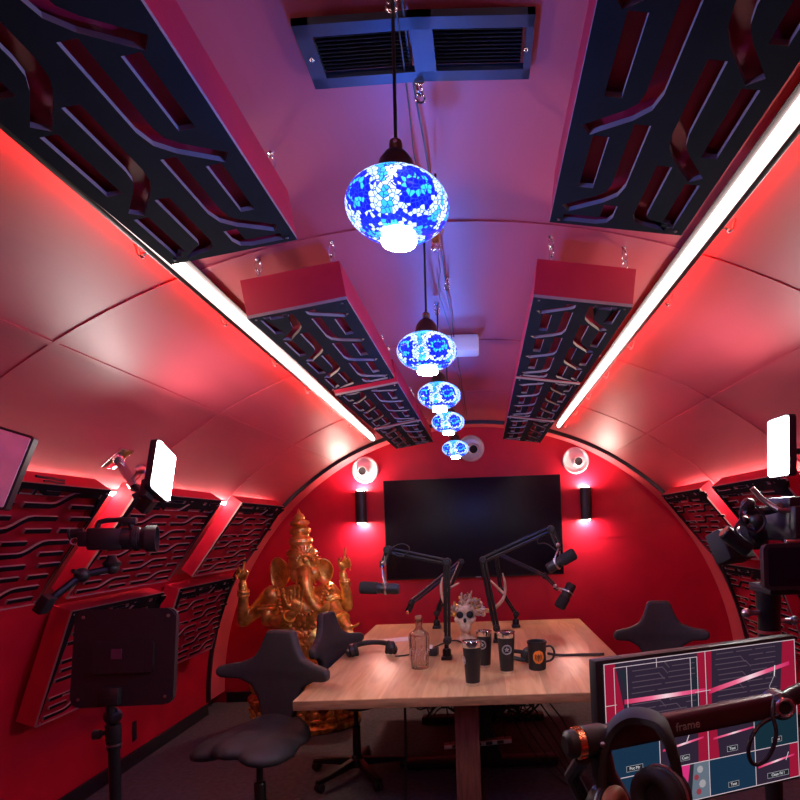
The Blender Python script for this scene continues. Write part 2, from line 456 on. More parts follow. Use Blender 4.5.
for side, o, i_, ys in rows:
    pm = None; proto = None
    for k, yf in enumerate(ys):
        u = Vector((i_[0] - o[0], 0, i_[1] - o[1])).normalized(); v = Vector((0, -1, 0)); n = u.cross(v)
        if n.z > 0:                                      # keep the face looking down; the right row is built mirrored
            n = -n
        org = Vector((o[0] - (.03 if k == 0 else 0), yf, o[1] - (.005 if k == 0 else 0)))
        if side == 'left': mx = frame(org, u, v, u.cross(v)); W0 = cs
        else:
            mx = frame(Vector((i_[0], yf, i_[1])), -u, v, (-u).cross(v)); W0 = flip(cs, CW)
        if mx.col[2].z > 0:
            # flip v so that the normal looks down into the room
            pass
        lab = ords[k].format(side)
        if proto is None:
            proto = make_panel(lab, 'ceiling acoustic panels', mx, CW, CL, CD, plate_mesh(CW, CL, W0), True)
            t = proto
        else: t = dup(proto, mx, lab, 'ceiling acoustic panels')
        inv = mx.inverted()
        for a in (.05, CW - .03):
            for b in (.03, CL - .03):
                p = mx @ Vector((a, b, -CD)); hz = ZC + math.sqrt((RV - .004) ** 2 - p.x ** 2)
                obj('chain', chain_bm(inv, (p.x, p.y, hz - .004), p, 0), 'chrome', t)

# wall rows
PROT = {}
def wall_panel(side, y0, y1, bot, top, label, group, D=.085):
    L = y1 - y0; sg = -1 if side == 'left' else 1
    v = Vector((top[0] - bot[0], 0, top[1] - bot[1])); Hh = v.length; v.normalize(); v.x *= -sg * -1
    b = Vector((sg * abs(bot[0]), 0, bot[1])); tp = Vector((sg * abs(top[0]), 0, top[1])); v = (tp - b).normalized()
    u = Vector((0, 1, 0)) if side == 'left' else Vector((0, -1, 0))
    b.y = y0 if side == 'left' else y1
    n = u.cross(v)
    mx = frame(b, u, v, n)
    D_ = D
    me = plate_mesh(L, Hh, wall_slots(L, Hh, *((10, .023) if y0 < 2 else (12, .019))))
    t = make_panel(label, group, mx, L, Hh, D, me)
    mid = mx @ Vector((L / 2, Hh / 2, -D)); gap = RV - math.hypot(mid.x, mid.z - ZC)
    obj('wall_cleat', box(BM(), (L * .7, .06, gap + .004), loc=(L / 2, Hh / 2, -D - gap / 2)), 'red_box', t)
    return t
UB, UT = (2.005, 1.35), (1.635, 1.865)
LB, LT = (2.30, .665), (2.09, 1.265)
wg = 'slotted panels on the side walls'
wall_panel('left', 1.80, 2.76, UB, UT, 'large black slotted wall panel at the left edge behind the unlit light panel', wg)
wall_panel('left', 2.97, 3.93, UB, UT, 'slotted red and black wall panel right behind the left camcorder', wg)
wall_panel('left', 4.25, 5.14, UB, UT, 'upper slotted wall panel left of the statue, beside the arch', wg)
wall_panel('left', 3.13, 4.03, LB, LT, 'lower slotted wall panel behind the dark panel on its stand', wg, .10)
wall_panel('left', 4.24, 5.16, LB, LT, 'lower slotted wall panel left of the statue, next to the arch', wg, .10)
wall_panel('right', 4.20, 5.10, UB, (1.60, 1.862), 'upper slotted wall panel on the right, beside the arch', wg)
wall_panel('right', 3.08, 3.98, UB, (1.60, 1.862), 'upper slotted wall panel under the bright right video light', wg)
wall_panel('right', 4.15, 5.10, LB, LT, 'lower slotted wall panel on the right between arch and cinema camera', wg, .10)
wall_panel('right', 3.08, 3.95, LB, LT, 'lower slotted wall panel on the right behind the cinema camera stand', wg, .10)

# LED bars behind the upper wall panels
for sg, nm, y0 in ((-1, 'left', 1.9), (1, 'right', 3.1)):
    a = R_(44.8) if sg > 0 else R_(135.2)
    c = Vector((math.cos(a), 0, math.sin(a))); t = Vector((-c.z, 0, c.x))
    mx = frame(c * (RV - .012) + Vector((0, (y0 + 5.12) / 2, ZC)), t, (0, 1, 0), t.cross(Vector((0, 1, 0))))
    th = thing('led_bar', 'glowing light bar behind the upper wall panels on the %s' % nm, 'led light', mx=mx)
    n_in = -1 if (mx.to_3x3() @ Vector((0, 0, 1))).dot(c) > 0 else 1
    bm = BM(); box(bm, (.026, 5.12 - y0, .008), loc=(0, 0, -.006 * n_in)); obj('bar_housing', bm, 'black_metal', th)
    bm = BM(); box(bm, (.018, 5.12 - y0 - .02, .008), loc=(0, 0, .001 * n_in)); obj('diffuser', bm, 'gap_light', th)

# long ceiling LED strips
for nm, (xa, za), (xb, zb), y1 in (('left', (-.80, 2.446), (-.868, 2.42), 5.2), ('right', (.75, 2.463), (.742, 2.466), 5.06)):
    y0 = -1.9; d = Vector(((xb - xa) / 4.1, 1, (zb - za) / 4.1)).normalized()
    c = Vector((xa, 0, za - ZC)).normalized(); t = Vector((-c.z, 0, c.x))                # t points to the crown of the vault
    if t.z < 0: t = -t
    t = (t - d * t.dot(d)).normalized(); n = t.cross(d)
    o = Vector((xa, 1.1, za)) - d * 1.1 - c * .01
    mx = frame(o, t, d, n)
    up = 1 if n.dot(c) > 0 else -1
    th = thing('led_strip', 'long glowing light strip on a black rail along the %s side of the vault' % nm, 'led light', mx=mx, group='ceiling light strips')
    Ly = y1 - y0; my = (y0 + y1) / 2
    bm = BM(); box(bm, (.016, Ly, .042), loc=(-.008, my, .006 * up), bev=.002); box(bm, (.038, Ly, .004), loc=(.019, my, .024 * up)); obj('rail', bm, 'black_metal', th)
    bm = BM(); prism(bm, [(.001, .021 * up), (.022, .021 * up), (.022, .010 * up), (.017, -.002 * up), (.007, -.004 * up), (.001, .0)], -Ly / 2, Ly / 2, Matrix.Translation((0, my, 0)) @ Matrix.Rotation(R_(90), 4, 'X'))
    obj('diffuser', bm, 'led_white', th)
    bm = BM(); box(bm, (.003, Ly, .010), loc=(-.0185, my, .017 * up)); obj('added_glow_strip', bm, 'added_red', th)  # added strip behind the rail, throws a red glow on the vault
    for j in range(9):
        y = .55 + j * .55
        if y > y1: break
        bm = BM(); box(bm, (.03, .012, .004), loc=(-.03, y, -.004 * up)); box(bm, (.004, .012, .03), loc=(-.043, y, .012 * up)); ball(bm, (-.035, y, -.008 * up), .007, u=8, v=6)
        obj('clip', bm, 'steel', th)

# ------------------------------------------------------------------ ceiling vent, lamps, wires
vt = thing('ceiling_vent', 'blue grey bent metal ceiling vent with two louvred halves', 'vent', (-.02, 1.18, 2.585))
for x0, z0, x1, z1 in ((-.227, -.004, 0, .006), (0, .006, .222, .004)):
    u = Vector((x1 - x0, 0, z1 - z0)); w = u.length; u.normalize(); mx = frame((x0, -.08, z0), u, (0, 1, 0), u.cross(Vector((0, 1, 0))))
    fr = BM(); h = .16
    for (bx, by, cx, cy) in ((w, .028, w / 2, .014), (w, .028, w / 2, h - .014), (.03, h, .015, h / 2), (.014, h, w - .007, h / 2)):
        box(fr, (bx, by, .014), mx, (cx, cy, -.003))
    fo = obj('vent_frame', fr, 'vent', vt)
    bm = BM(); box(bm, (w - .04, h - .05, .002), mx, (w / 2, h / 2, .008)); obj('backing', bm, 'dark', fo)
    bm = BM()
    for j in range(11):
        y = .032 + j * (h - .064) / 10
        box(bm, (w - .04, .009, .0015), mx @ Matrix.Translation((w / 2, y, .0)) @ Matrix.Rotation(R_(35), 4, 'X'))
    obj('louvers', bm, 'dark', fo)
    bm = BM(); ball(bm, mx @ Vector((.015 if x0 < -.1 else w - .012, h / 2, -.010)), .005, u=8, v=6); obj('screw', bm, 'chrome', fo)

lp = [((-.055, 1.05, 2.207), 'largest and nearest blue mosaic globe lamp, hanging below the ceiling vent'),
      ((-.076, 1.80, 2.172), 'second blue mosaic globe lamp from the front, below the white ceiling box'),
      ((-.092, 2.52, 2.196), 'third blue mosaic globe lamp along the hanging row'),
      ((-.100, 3.28, 2.215), 'fourth blue mosaic globe lamp along the hanging row'),
      ((-.098, 4.05, 2.170), 'farthest blue mosaic globe lamp, in front of the middle round wall nozzle')]
lamp = None
for loc, lab in lp:
    if lamp is None:
        lamp = thing('pendant_lamp', lab, 'pendant lamp', loc, 'blue mosaic pendant lamps')
        prof = [(.033, .0525)] + [(.0905 * math.cos(a), .057 * math.sin(a)) for a in [R_(x) for x in range(66, -67, -6)]] + [(.029, -.052)]
        obj('globe', lathe(BM(), prof, n=48, cap=False), 'mosaic', lamp)
        obj('bowl', lathe(BM(), [(.024, -.046), (.028, -.051), (.0315, -.060), (.029, -.066), (.012, -.068), (0, -.068)], n=32, cap=False), 'bowl_light', lamp)
        obj('cap', lathe(BM(), [(.037, .050), (.037, .056), (.034, .062), (.030, .078), (.020, .092), (.010, .098), (.012, .106), (.011, .114), (.004, .119), (0, .119)], n=32), 'bronze', lamp)
        bm = BM(); ball(bm, (0, -.0115, .108), .004, u=8, v=6); obj('cap_screw', bm, 'chrome', lamp)
        bm = BM(); tube(bm, [(0, 0, .115), (.002, 0, .39)], .0032, 8); obj('cord', bm, 'cable', lamp)
        bm = BM(); lathe(bm, [(.012, .393), (.012, .386), (.004, .380), (0, .380)], n=14)
        for z, r in ((.370, .011), (.352, .010)): ring(bm, r, .0025, xf((0, 0, z), (R_(90), 0, R_(40 + z * 900))), 14, 6)
        obj('hook', bm, 'chrome', lamp)
        bl = bpy.data.lights.new('bulb', 'POINT'); bl.energy = LAMP_W; bl.color = (.22, .30, 1); bl.shadow_soft_size = .02
        bo = bpy.data.objects.new('bulb', bl); COL.objects.link(bo); bo.parent = lamp; bo.location = (0, 0, .004)
    else: dup(lamp, Matrix.Translation(loc), lab)
# the second hook and the wires that run along the crown
bm = BM()
pts = [(-.04, .7, 2.59)]
y = .7
while y < 5.0:
    pts += [(-.035, y + .28, 2.575), (-.045, y + .56, 2.596)]; y += .56
tube(bm, pts, .0026, 6, smooth=1)
tube(bm, [(p[0] - .02 + .015 * math.sin(p[1] * 7), p[1], p[2] - .004 - .01 * math.sin(p[1] * 5) ** 2) for p in pts], .0018, 6, smooth=1)
tag(obj('ceiling_cable', bm, 'cable'), 'pair of thin dark cables running along the top of the vault above the lamps', 'cable')
for (x, y, z), lab in (((-.03, 1.285, 2.57), 'small metal hook on the ceiling between vent and nearest lamp'), ((-.035, 2.30, 2.57), 'small metal hook on the ceiling cable in front of the white box')):
    t = thing('ceiling_hook', lab, 'hook', (x, y, z))
    bm = BM()
    for q, r in ((.012, .011), (-.006, .010)): ring(bm, r, .0025, xf((0, 0, q), (R_(90), 0, R_(30 + q * 3000))), 14, 6)
    lathe(bm, [(.010, .034), (.010, .028), (.003, .024), (0, .024)], n=12); obj('hook_rings', bm, 'chrome', t)
t = thing('cable_connector', 'clear plastic connector with a red core hanging beside the nearest lamp', 'connector', at(436, 238, 1.55))
obj('connector_shell', lathe(BM(), [(.020, .022), (.022, .018), (.012, .012), (.011, -.018), (.015, -.026), (.013, -.030), (0, -.030)], n=18), 'glass', t)
obj('connector_core', lathe(BM(), [(.006, .016), (.006, -.016)], n=12), 'orange', t)
bm = BM(); tube(bm, [(0, 0, .022), (.005, .02, .09), (.0, .05, 2.585 - at(436, 238, 1.55).z)], .003, 8, smooth=2); obj('lead', bm, 'cable', t)
t = thing('ceiling_box', 'white plastic box fixed to the ceiling behind the second lamp', 'ceiling fixture', (-.015, 3.05, 2.562))
bm = BM(); box(bm, (.19, .12, .085), bev=.012); obj('box_body', bm, 'white_plastic', t)
bm = BM(); box(bm, (.15, .004, .05), loc=(0, -.0615, 0), bev=.0015); obj('box_cover', bm, 'white_plastic', t)

# ------------------------------------------------------------------ end wall: screen, sconces, nozzles
c = at(473.5, 527.5, YE - .06)
tv = thing('television', 'large black flat screen on the red end wall', 'television', mx=xf(c, (0, R_(-.4), 0)))
W, H = 1.71, .965
bm = BM(); box(bm, (W, .045, H), bev=.006); obj('tv_body', bm, 'black', tv)
bm = BM(); box(bm, (W - .018, .004, H - .022), loc=(0, -.0235, .004), bev=.001); obj('screen', bm, 'tv_glass', tv)
bm = BM(); box(bm, (.5, .04, .35), loc=(0, .04, 0)); obj('wall_mount', bm, 'black_metal', tv)
bm = BM(); box(bm, (.05, .002, .008), loc=(.03, -.0235, -H / 2 + .006)); obj('badge', bm, 'steel', tv)
for (px, py), nm in (((361, 507), 'left of the television, nearest the statue'), ((586, 503.5), 'right of the television')):
    p = at(px, py, YE - .075)
    t = thing('wall_sconce', 'black up and down wall light ' + nm, 'wall light', p, 'wall sconces')
    bm = BM(); lathe(bm, [(.052, -.15), (.055, -.155), (.055, .155), (.052, .15), (.050, .145)], n=28, cap=False)
    bm.verts.ensure_lookup_table(); obj('sconce_body', lathe(bm, [(.050, -.145), (.052, -.15)], n=28, cap=False), 'black', t)
    bm = BM(); box(bm, (.07, .03, .2), loc=(0, .06, 0), bev=.004); obj('wall_plate', bm, 'black', t)
    for s in (1, -1):
        bm = BM(); lathe(bm, [(.0, .166 * s), (.020, .1645 * s), (.036, .160 * s), (.046, .152 * s), (.048, .146 * s), (0, .146 * s)], n=24, cap=False); obj('lamp_lens', bm, 'bulb', t)
for (px, py), nm in (((365.5, 470), 'above the left sconce'), ((575.5, 460.5), 'above the right sconce'), ((471, 448.5), 'half hidden by the farthest blue lamp')):
    p = at(px, py, YE - .002)
    t = thing('air_nozzle', 'round silver wall nozzle with dark centre ' + nm, 'air nozzle', mx=xf(p, (R_(90), 0, 0)), group='round wall nozzles')
    obj('rim', lathe(BM(), [(.105, 0), (.128, 0), (.130, .012), (.120, .020), (.108, .014)], n=36, cap=False), 'nozzle', t)
    obj('bowl', lathe(BM(), [(.112, .014), (.100, .006), (.08, .002), (0, .002)], n=36, cap=False), 'nozzle', t)
    sx = -1 if px < 400 else 1
    m2 = xf((.022 * sx if px < 400 or px > 500 else .02, -.008, .002), (R_(6), R_(8 * sx), 0))
    obj('nozzle', lathe(BM(), [(.062, 0), (.058, .02), (.046, .034), (.040, .034), (.038, .012)], m2, 28, cap=False), 'nozzle', t)
    obj('opening', lathe(BM(), [(.043, .010), (.043, .026), (0, .026)], m2, 24, cap=False), 'dark', t)

# ------------------------------------------------------------------ table and what is under it
TZ = .78
TB = thing('meeting_table', 'long oak topped meeting table in the middle of the room', 'table', (0, 4.2, 0))
bm = BM(); box(bm, (1.84, 2.36, .052), loc=(-.005, .04, TZ - .026), bev=.005); obj('tabletop', bm, 'wood', TB)
bm = BM(); box(bm, (1.836, .004, .046), loc=(-.005, -1.1405, TZ - .027), bev=.001); obj('edge_shade_strip', bm, 'shaded_edge', TB)  # thin strip with the front edge's shade painted in
bm = BM(); box(bm, (.13, .13, TZ - .06), loc=(-.045, -.94, (TZ - .052) / 2), bev=.006); box(bm, (.3, .2, .012), loc=(-.045, -.94, .012), bev=.003); obj('leg', bm, 'post', TB)
bm = BM(); prism(bm, [(-.13, .06), (.13, .06), (.06, .26), (.05, TZ - .055), (-.05, TZ - .055), (-.06, .26)], -.05, .05, xf((.03, -.12, 0), (R_(90), 0, 0))); box(bm, (1.02, .09, .06), loc=(0.02, -.12, .045), bev=.008)
for x in (-.42, .46): lathe(bm, [(.022, 0), (.022, .016)], xf((x, -.12, 0)), 14)
obj('pedestal', bm, 'black_metal', TB)
bm = BM(); box(bm, (.30, .10, TZ - .055), loc=(0, .85, (TZ - .055) / 2), bev=.006); box(bm, (1.02, .09, .06), loc=(0.02, .85, .03), bev=.008); obj('pedestal', bm, 'black_metal', TB)

ps = thing('power_strip', 'silver power strip lying slanted under the table among cables', 'power strip', mx=xf((.0, 3.72, .30), (0, R_(-4), 0)))
bm = BM(); box(bm, (.42, .05, .032), bev=.006); obj('strip_body', bm, 'steel', ps)
for i in range(5):
    bm = BM(); box(bm, (.04, .004, .02), loc=(-.14 + i * .07, -.0255, 0), bev=.001); obj('socket', bm, 'black', ps)
bm = BM()
for x in (-.17, .17): tube(bm, [(x, 0, .016), (x, .0, .40)], .004, 6)
obj('hanger', bm, 'black_metal', ps)
rng = random.Random(11)
def tangle(name, label, cx, cy, w, z0, z1, n):
    b = BM()
    for i in range(n):
        p = [(cx + rng.uniform(-w, w), cy + rng.uniform(-.12, .12), z1)]
        for k in range(rng.randint(3, 6)): p.append((cx + rng.uniform(-w, w), cy + rng.uniform(-.14, .14), rng.uniform(z0, z1 - .02)))
        p.append((cx + rng.uniform(-w, w), cy + rng.uniform(-.12, .12), z1 - .001))
        tube(b, p, rng.choice((.004, .005, .007)), 6, smooth=2)
    o = obj(name, b, 'cable'); tag(o, label, 'cables', kind='stuff'); return o
tangle('cable_tangle', 'tangle of black cables hanging under the left half of the table', -.24, 3.85, .17, .40, TZ - .053, 16)
tangle('cable_tangle', 'tangle of black cables hanging under the right half of the table', .24, 3.85, .20, .36, TZ - .053, 15)
bm = BM()
for i in range(6):
    tube(bm, [(.12 + .03 * i, 3.95, TZ - .054), (.22 + .05 * i, 3.8, .40 + .02 * i), (.42 + .03 * i, 3.7, .12 + .05 * i), (.62, 3.6 - .02 * i, .012 + .002 * i), (.95, 3.5 + .02 * i, .008)], .005, 6, smooth=3)
tag(obj('floor_cable', bm, 'cable'), 'bundle of black cables trailing from under the table along the floor', 'cables', kind='stuff')
bm = BM(); tube(bm, [(-.43, 3.62, TZ - .053), (-.43, 3.6, .3), (-.44, 3.58, .05), (-.42, 3.5, .008), (-.5, 3.2, .008)], .008, 8, smooth=2)
tag(obj('hanging_cable', bm, 'cable'), 'single black cable hanging straight from the table left of the front post', 'cable')
bm = BM(); box(bm, (.16, .12, .05), loc=(-.36, 3.95, .50), bev=.004); tube(bm, [(-.36, 3.95, .52), (-.36, 3.95, TZ - .053)], .01, 8); box(bm, (.1, .1, .09), loc=(-.3, 3.93, .60), bev=.004)
tag(obj('junction_box', bm, 'black'), 'black junction box hung under the table amid the cables', 'electrical box')

# ------------------------------------------------------------------ saddle chairs
def chair_parts(t):
    half = [(.066, .47), (.080, .455), (.105, .38), (.14, .318), (.21, .292), (.30, .280), (.318, .262), (.318, .232), (.30, .212), (.21, .20), (.15, .165), (.115, .10), (.09, .0), (.07, -.10)]
    H = half + [(-x, z) for x, z in reversed(half)]
    m = prism(BM(), H, -.026, .026, xf((0, 0, 0), (R_(90), 0, 0)))
    me = remesh(m, .011, 8)
    for v in me.vertices:                                  # the wings curl forwards, the top leans back
        x, y, z = v.co
        v.co.y = y - .75 * x * x - .10 * max(0, .2 - z) + .10 * max(0, z - .25)
        v.co.z = z + .62; v.co.y += .19
    obj('backrest', me, 'fabric', t)
    m = BM(); tube(m, [(0, .245, .64), (0, .26, .56), (0, .20, .50), (0, .05, .485)], .022, 10, smooth=2); box(m, (.14, .18, .035), loc=(0, .02, .49), bev=.01); tube(m, [(.06, 0, .49), (.2, -.02, .485)], .007, 8); obj('back_support', m, 'black', t)
    m = BM()                                               # saddle: wide behind, two lobes in front with a dip between
    ball(m, (0, .05, .565), 1, (.235, .18, .055)); ball(m, (-.13, -.10, .555), 1, (.115, .17, .055)); ball(m, (.13, -.10, .555), 1, (.115, .17, .055)); ball(m, (0, -.13, .57), 1, (.10, .15, .05)); ball(m, (0, .13, .575), 1, (.16, .09, .055))
    me = remesh(m, .012, 10)
    for v in me.vertices: v.co.z += .9 * max(0, v.co.y - .08) ** 2 * 2 - .55 * v.co.x ** 2
    obj('seat', me, 'fabric', t)
    m = BM(); lathe(m, [(.035, .07), (.035, .13), (.027, .135), (.027, .32), (.024, .325), (.015, .33), (.015, .485)], n=20); obj('gas_column', m, 'black_metal', t)
    m = BM(); lathe(m, [(.05, .06), (.052, .10), (.04, .12), (0, .12)], n=20); obj('hub', m, 'black_metal', t)
    leg = BM(); prism(leg, [(0, .065), (.30, .052), (.335, .052), (.335, .075), (.05, .115), (0, .115)], -.02, .02, xf((0, 0, 0), (R_(90), 0, 0)))
    bmesh.ops.bevel(leg, geom=leg.edges[:], offset=.006, segments=2, affect='EDGES')
    lm = mesh_of(leg, 'base_leg')
    w = BM()
    for s in (-1, 1): lathe(w, [(0, .009 * s), (.020, .009 * s), (.027, .013 * s), (.027, .022 * s), (.020, .027 * s), (0, .027 * s)], xf((.315, 0, .027), (R_(90), 0, 0)), 18, cap=False)
    lathe(w, [(.031, -.008), (.031, .008), (.0, .008)], xf((.315, 0, .030), (R_(90), 0, 0)), 18); tube(w, [(.315, 0, .03), (.315, 0, .06)], .007, 8)
    wm = mesh_of(w, 'caster')
    for k in range(5):
        o = obj('base_leg', lm, 'black_metal', t); o.rotation_euler = (0, 0, R_(72 * k + 18)); c = obj('caster', wm, 'black', o)
CG = 'saddle seated chairs round the table'
ch = thing('saddle_chair', 'nearest dark grey saddle chair, in front of the golden statue', 'chair', mx=xf((-1.15, 3.18, 0), (0, 0, R_(-16)), (1.12, 1.1, 1)), group=CG)
chair_parts(ch)
dup(ch, xf((-.82, 4.03, 0), (0, 0, R_(72))), 'dark grey saddle chair between statue and table, its wheeled base under the table', CG)
dup(ch, xf((1.24, 3.95, 0), (0, 0, R_(-8))), 'dark grey chair on the right of the table behind the multiview monitor', CG)

# ------------------------------------------------------------------ golden statue
SD = 5.12
def g(px, py, dy=0): 
    v = at(px, py, SD + dy); return v
K = SD / FPX
st = thing('elephant_deity_statue', 'large golden four armed elephant headed statue seated on a pedestal by the end wall', 'statue', (g(300, 600).x, SD, 0))
b = BM()
def bl(px, py, dy, rx, ry, rz=None, rot=0):
    p = g(px, py, dy); bmesh.ops.create_uvsphere(b, u_segments=20, v_segments=14, radius=1, matrix=Matrix.LocRotScale(p, Euler((0, R_(rot), 0)), Vector((rx * K, (rz or rx) * K, ry * K))))
def cp(a, c, ra, rb): capsule(b, g(*a), g(*c), ra * K, rb * K)
# torso, belly, shoulders
bl(300, 640, .02, 34, 32, 22); bl(302, 612, -.03, 25, 24, 18); bl(300, 598, .0, 24, 14, 13); bl(276, 597, .0, 11, 10, 10); bl(324, 594, 0, 11, 10, 10)
# folded legs
cp((272, 668, .02), (262, 684, -.16), 15, 12); cp((262, 684, -.16), (312, 690, -.24), 11, 7); cp((326, 668, .02), (342, 684, -.14), 15, 12); cp((342, 684, -.14), (296, 692, -.26), 11, 7)
# head
bl(304, 563, -.02, 15.5, 17, 14); bl(297, 575, -.08, 7.5, 8, 6); bl(313, 574, -.08, 7.5, 8, 6); bl(304, 577, -.07, 8, 9, 7)
# trunk
tp = [(305, 572, -.13, 7.5), (306, 581, -.17, 7), (307.5, 590, -.19, 6.2), (310, 599, -.19, 5.6), (315, 606, -.19, 5), (321, 609.5, -.19, 4.6), (326, 608, -.19, 4.2), (327.5, 604, -.19, 3.6)]
for a, c in zip(tp, tp[1:]): cp(a[:3], c[:3], a[3] * .88, c[3] * .85)
# rear arms held up
for ps_, rs in (([(272, 594, .05), (256, 611, .06), (243.5, 621, .03), (243, 607, .0), (243.5, 592, -.02), (242.5, 584, -.02)], (9, 7.5, 6.5, 5.5, 4.2, 4)), ([(328, 590, .05), (340, 601, .06), (347, 606, .03), (347, 596, .0), (344.5, 582, -.02), (343, 574, -.02)], (9, 7, 6, 5.2, 4, 3.8)),
                ([(272, 595, -.02), (268, 608, -.03), (269, 621, -.06), (281, 622, -.2), (293, 613, -.32)], (9.5, 8, 7, 6, 4.3)), ([(326, 592, -.02), (331, 602, -.05), (337, 613, -.10), (343, 621, -.2), (346, 625, -.24)], (9.5, 8, 7, 6, 5))):
    for i in range(len(ps_) - 1): cp(ps_[i], ps_[i + 1], rs[i], rs[i + 1])
# hands: palm and five bent fingers each
def hand(palm, prx, prz, fingers):
    bl(*palm, prx, prz, 3)
    for f in fingers:
        for a, c, r in zip(f, f[1:], (1.5, 1.35, 1.2)): cp(a, c, r, r * .85)
hand((242.5, 576, -.02), 4.4, 5.2, [[(243, 572, -.03), (244, 565, -.03), (244.8, 558, -.03)], [(240.5, 572, -.04), (238.5, 567.5, -.07), (240, 572, -.09)], [(239, 574, -.04), (236.6, 570.5, -.07), (238.4, 575, -.09)], [(238.4, 577, -.04), (235.6, 575, -.06), (237.4, 579, -.08)], [(245.5, 577, -.03), (248, 573, -.06), (245.5, 570, -.08)]])
hand((343, 566, -.02), 4.2, 5.2, [[(344, 562, -.03), (345, 554.5, -.03), (345.5, 547.5, -.03)], [(346, 562, -.04), (348, 557.5, -.06), (350, 561, -.08)], [(347, 564, -.04), (349.5, 561, -.06), (350.6, 565, -.08)], [(347, 567, -.04), (349.6, 566, -.06), (350, 570, -.08)], [(340, 566, -.03), (338.4, 561, -.05), (340.5, 558, -.07)]])
hand((296, 606, -.33), 6.4, 7.4, [[(291, 601, -.33), (289.6, 595, -.34), (290, 590, -.355)], [(294.4, 599, -.33), (294, 592, -.34), (294.3, 587, -.36)], [(298, 599, -.33), (298.4, 592, -.34), (298.8, 587, -.36)], [(301.2, 601, -.33), (302.4, 595, -.34), (303, 591, -.355)], [(290.5, 608, -.34), (286.2, 604, -.36), (285.4, 599.5, -.37)]])
hand((348, 628, -.26), 5, 4.4, [[(344.5, 631, -.27), (343.5, 635, -.28), (345, 637, -.27)], [(347, 632, -.28), (346.5, 636, -.29), (347.6, 638, -.28)], [(349.6, 632, -.28), (349.8, 636, -.29), (350.4, 638, -.28)], [(352, 631, -.27), (353, 634.5, -.28), (352.6, 637, -.27)], [(352, 627, -.27), (356, 625.5, -.28), (358.6, 623.5, -.28)]])
me = remesh(b, .0085, 3)
obj('body', me, 'gold', st, world=True)
# ears
for (px, py, rx, ry, rz, dy, sg) in ((279.5, 573.5, 12, 16.5, 8, .02, -1), (323.5, 570.5, 9.5, 14, -16, .03, 1)):
    b = BM(); n = 28
    m = Matrix.LocRotScale(g(px, py, dy), Euler((R_(4), R_(rz), R_(22 * sg))), Vector((K, K, K)))
    def pt(i, f, off): 
        a = 2 * math.pi * i / n; k = 1 + .08 * math.sin(3 * a + 1); return m @ Vector((rx * f * k * math.cos(a), off, ry * f * k * math.sin(a)))
    rg = []
    for f, off in ((.0, 1.8), (.45, 1.6), (.8, .4), (.9, -1.2), (1., -.8), (1.0, 1.2), (.5, 3.4), (0, 3.6)): rg.append([b.verts.new(pt(i, f, off)) for i in range(n)] if f else [b.verts.new(pt(0, 0, off))])
    for r0, r1 in zip(rg, rg[1:]):
        for i in range(n):
            j = (i + 1) % n
            if len(r0) == 1: b.faces.new((r0[0], r1[i], r1[j]))
            elif len(r1) == 1: b.faces.new((r0[i], r0[j], r1[0]))
            else: b.faces.new((r0[i], r0[j], r1[j], r1[i]))
    obj('ear', b, 'gold', st, world=True, sharp=60)
# tiered crown
b = BM(); base = g(301.5, 552, -.01)
prof = [(13.5, -4), (15.5, -1), (14, 2), (11, 4), (10.5, 7), (12, 10), (11.5, 13), (8.5, 15.5), (8, 17), (10.5, 20), (10.5, 23), (7, 25.5), (9.6, 28), (9.2, 30.5), (4.8, 32.5), (5.4, 35), (3.8, 37.5), (1.8, 39), (1.1, 41.5), (0, 43.5)]
lathe(b, [(r * K, z * K) for r, z in prof], Matrix.Translation(base) @ Matrix.Rotation(R_(-2), 4, 'Y'), 30)
obj('crown', b, 'gold', st, world=True, sharp=25)
b = BM()                                                   # leafy front piece of the crown
for i in range(11):
    a = R_(-75 + 15 * i); px, py = 305 + 12.5 * math.sin(a), 561 - 13.5 * math.cos(a)
    bmesh.ops.create_cone(b, cap_ends=True, segments=6, radius1=2.6 * K, radius2=.2 * K, depth=8 * K, matrix=Matrix.Translation(g(px, py, -.12)) @ Matrix.Rotation(a, 4, 'Y') @ Matrix.Diagonal((1, .6, 1, 1)))
for i in range(9):
    a = R_(-70 + 17.5 * i); ball(b, g(305 + 9 * math.sin(a), 563 - 8.5 * math.cos(a), -.14), 1.9 * K, u=8, v=6)
ball(b, g(305, 560, -.14), 3 * K, (1, .7, 1.3), u=10, v=8)
obj('crown_ornament', b, 'gold', st, world=True)
# eyes, tusk
for px in (298.5, 310): 
    b = BM(); ball(b, g(px, 568.5, -.135), 1.5 * K, (1.5, .7, .7), u=10, v=6); obj('eye', b, 'gold_dark', st, world=True)
for px, qx in ((299, 296), (312.5, 316)):
    b = BM(); tube(b, [g(px, 578, -.12), g((px + qx) / 2, 582, -.17), g(qx, 584.5, -.20)], (1.8 * K, .6 * K), 8, smooth=1); obj('tusk', b, 'gold', st, world=True)
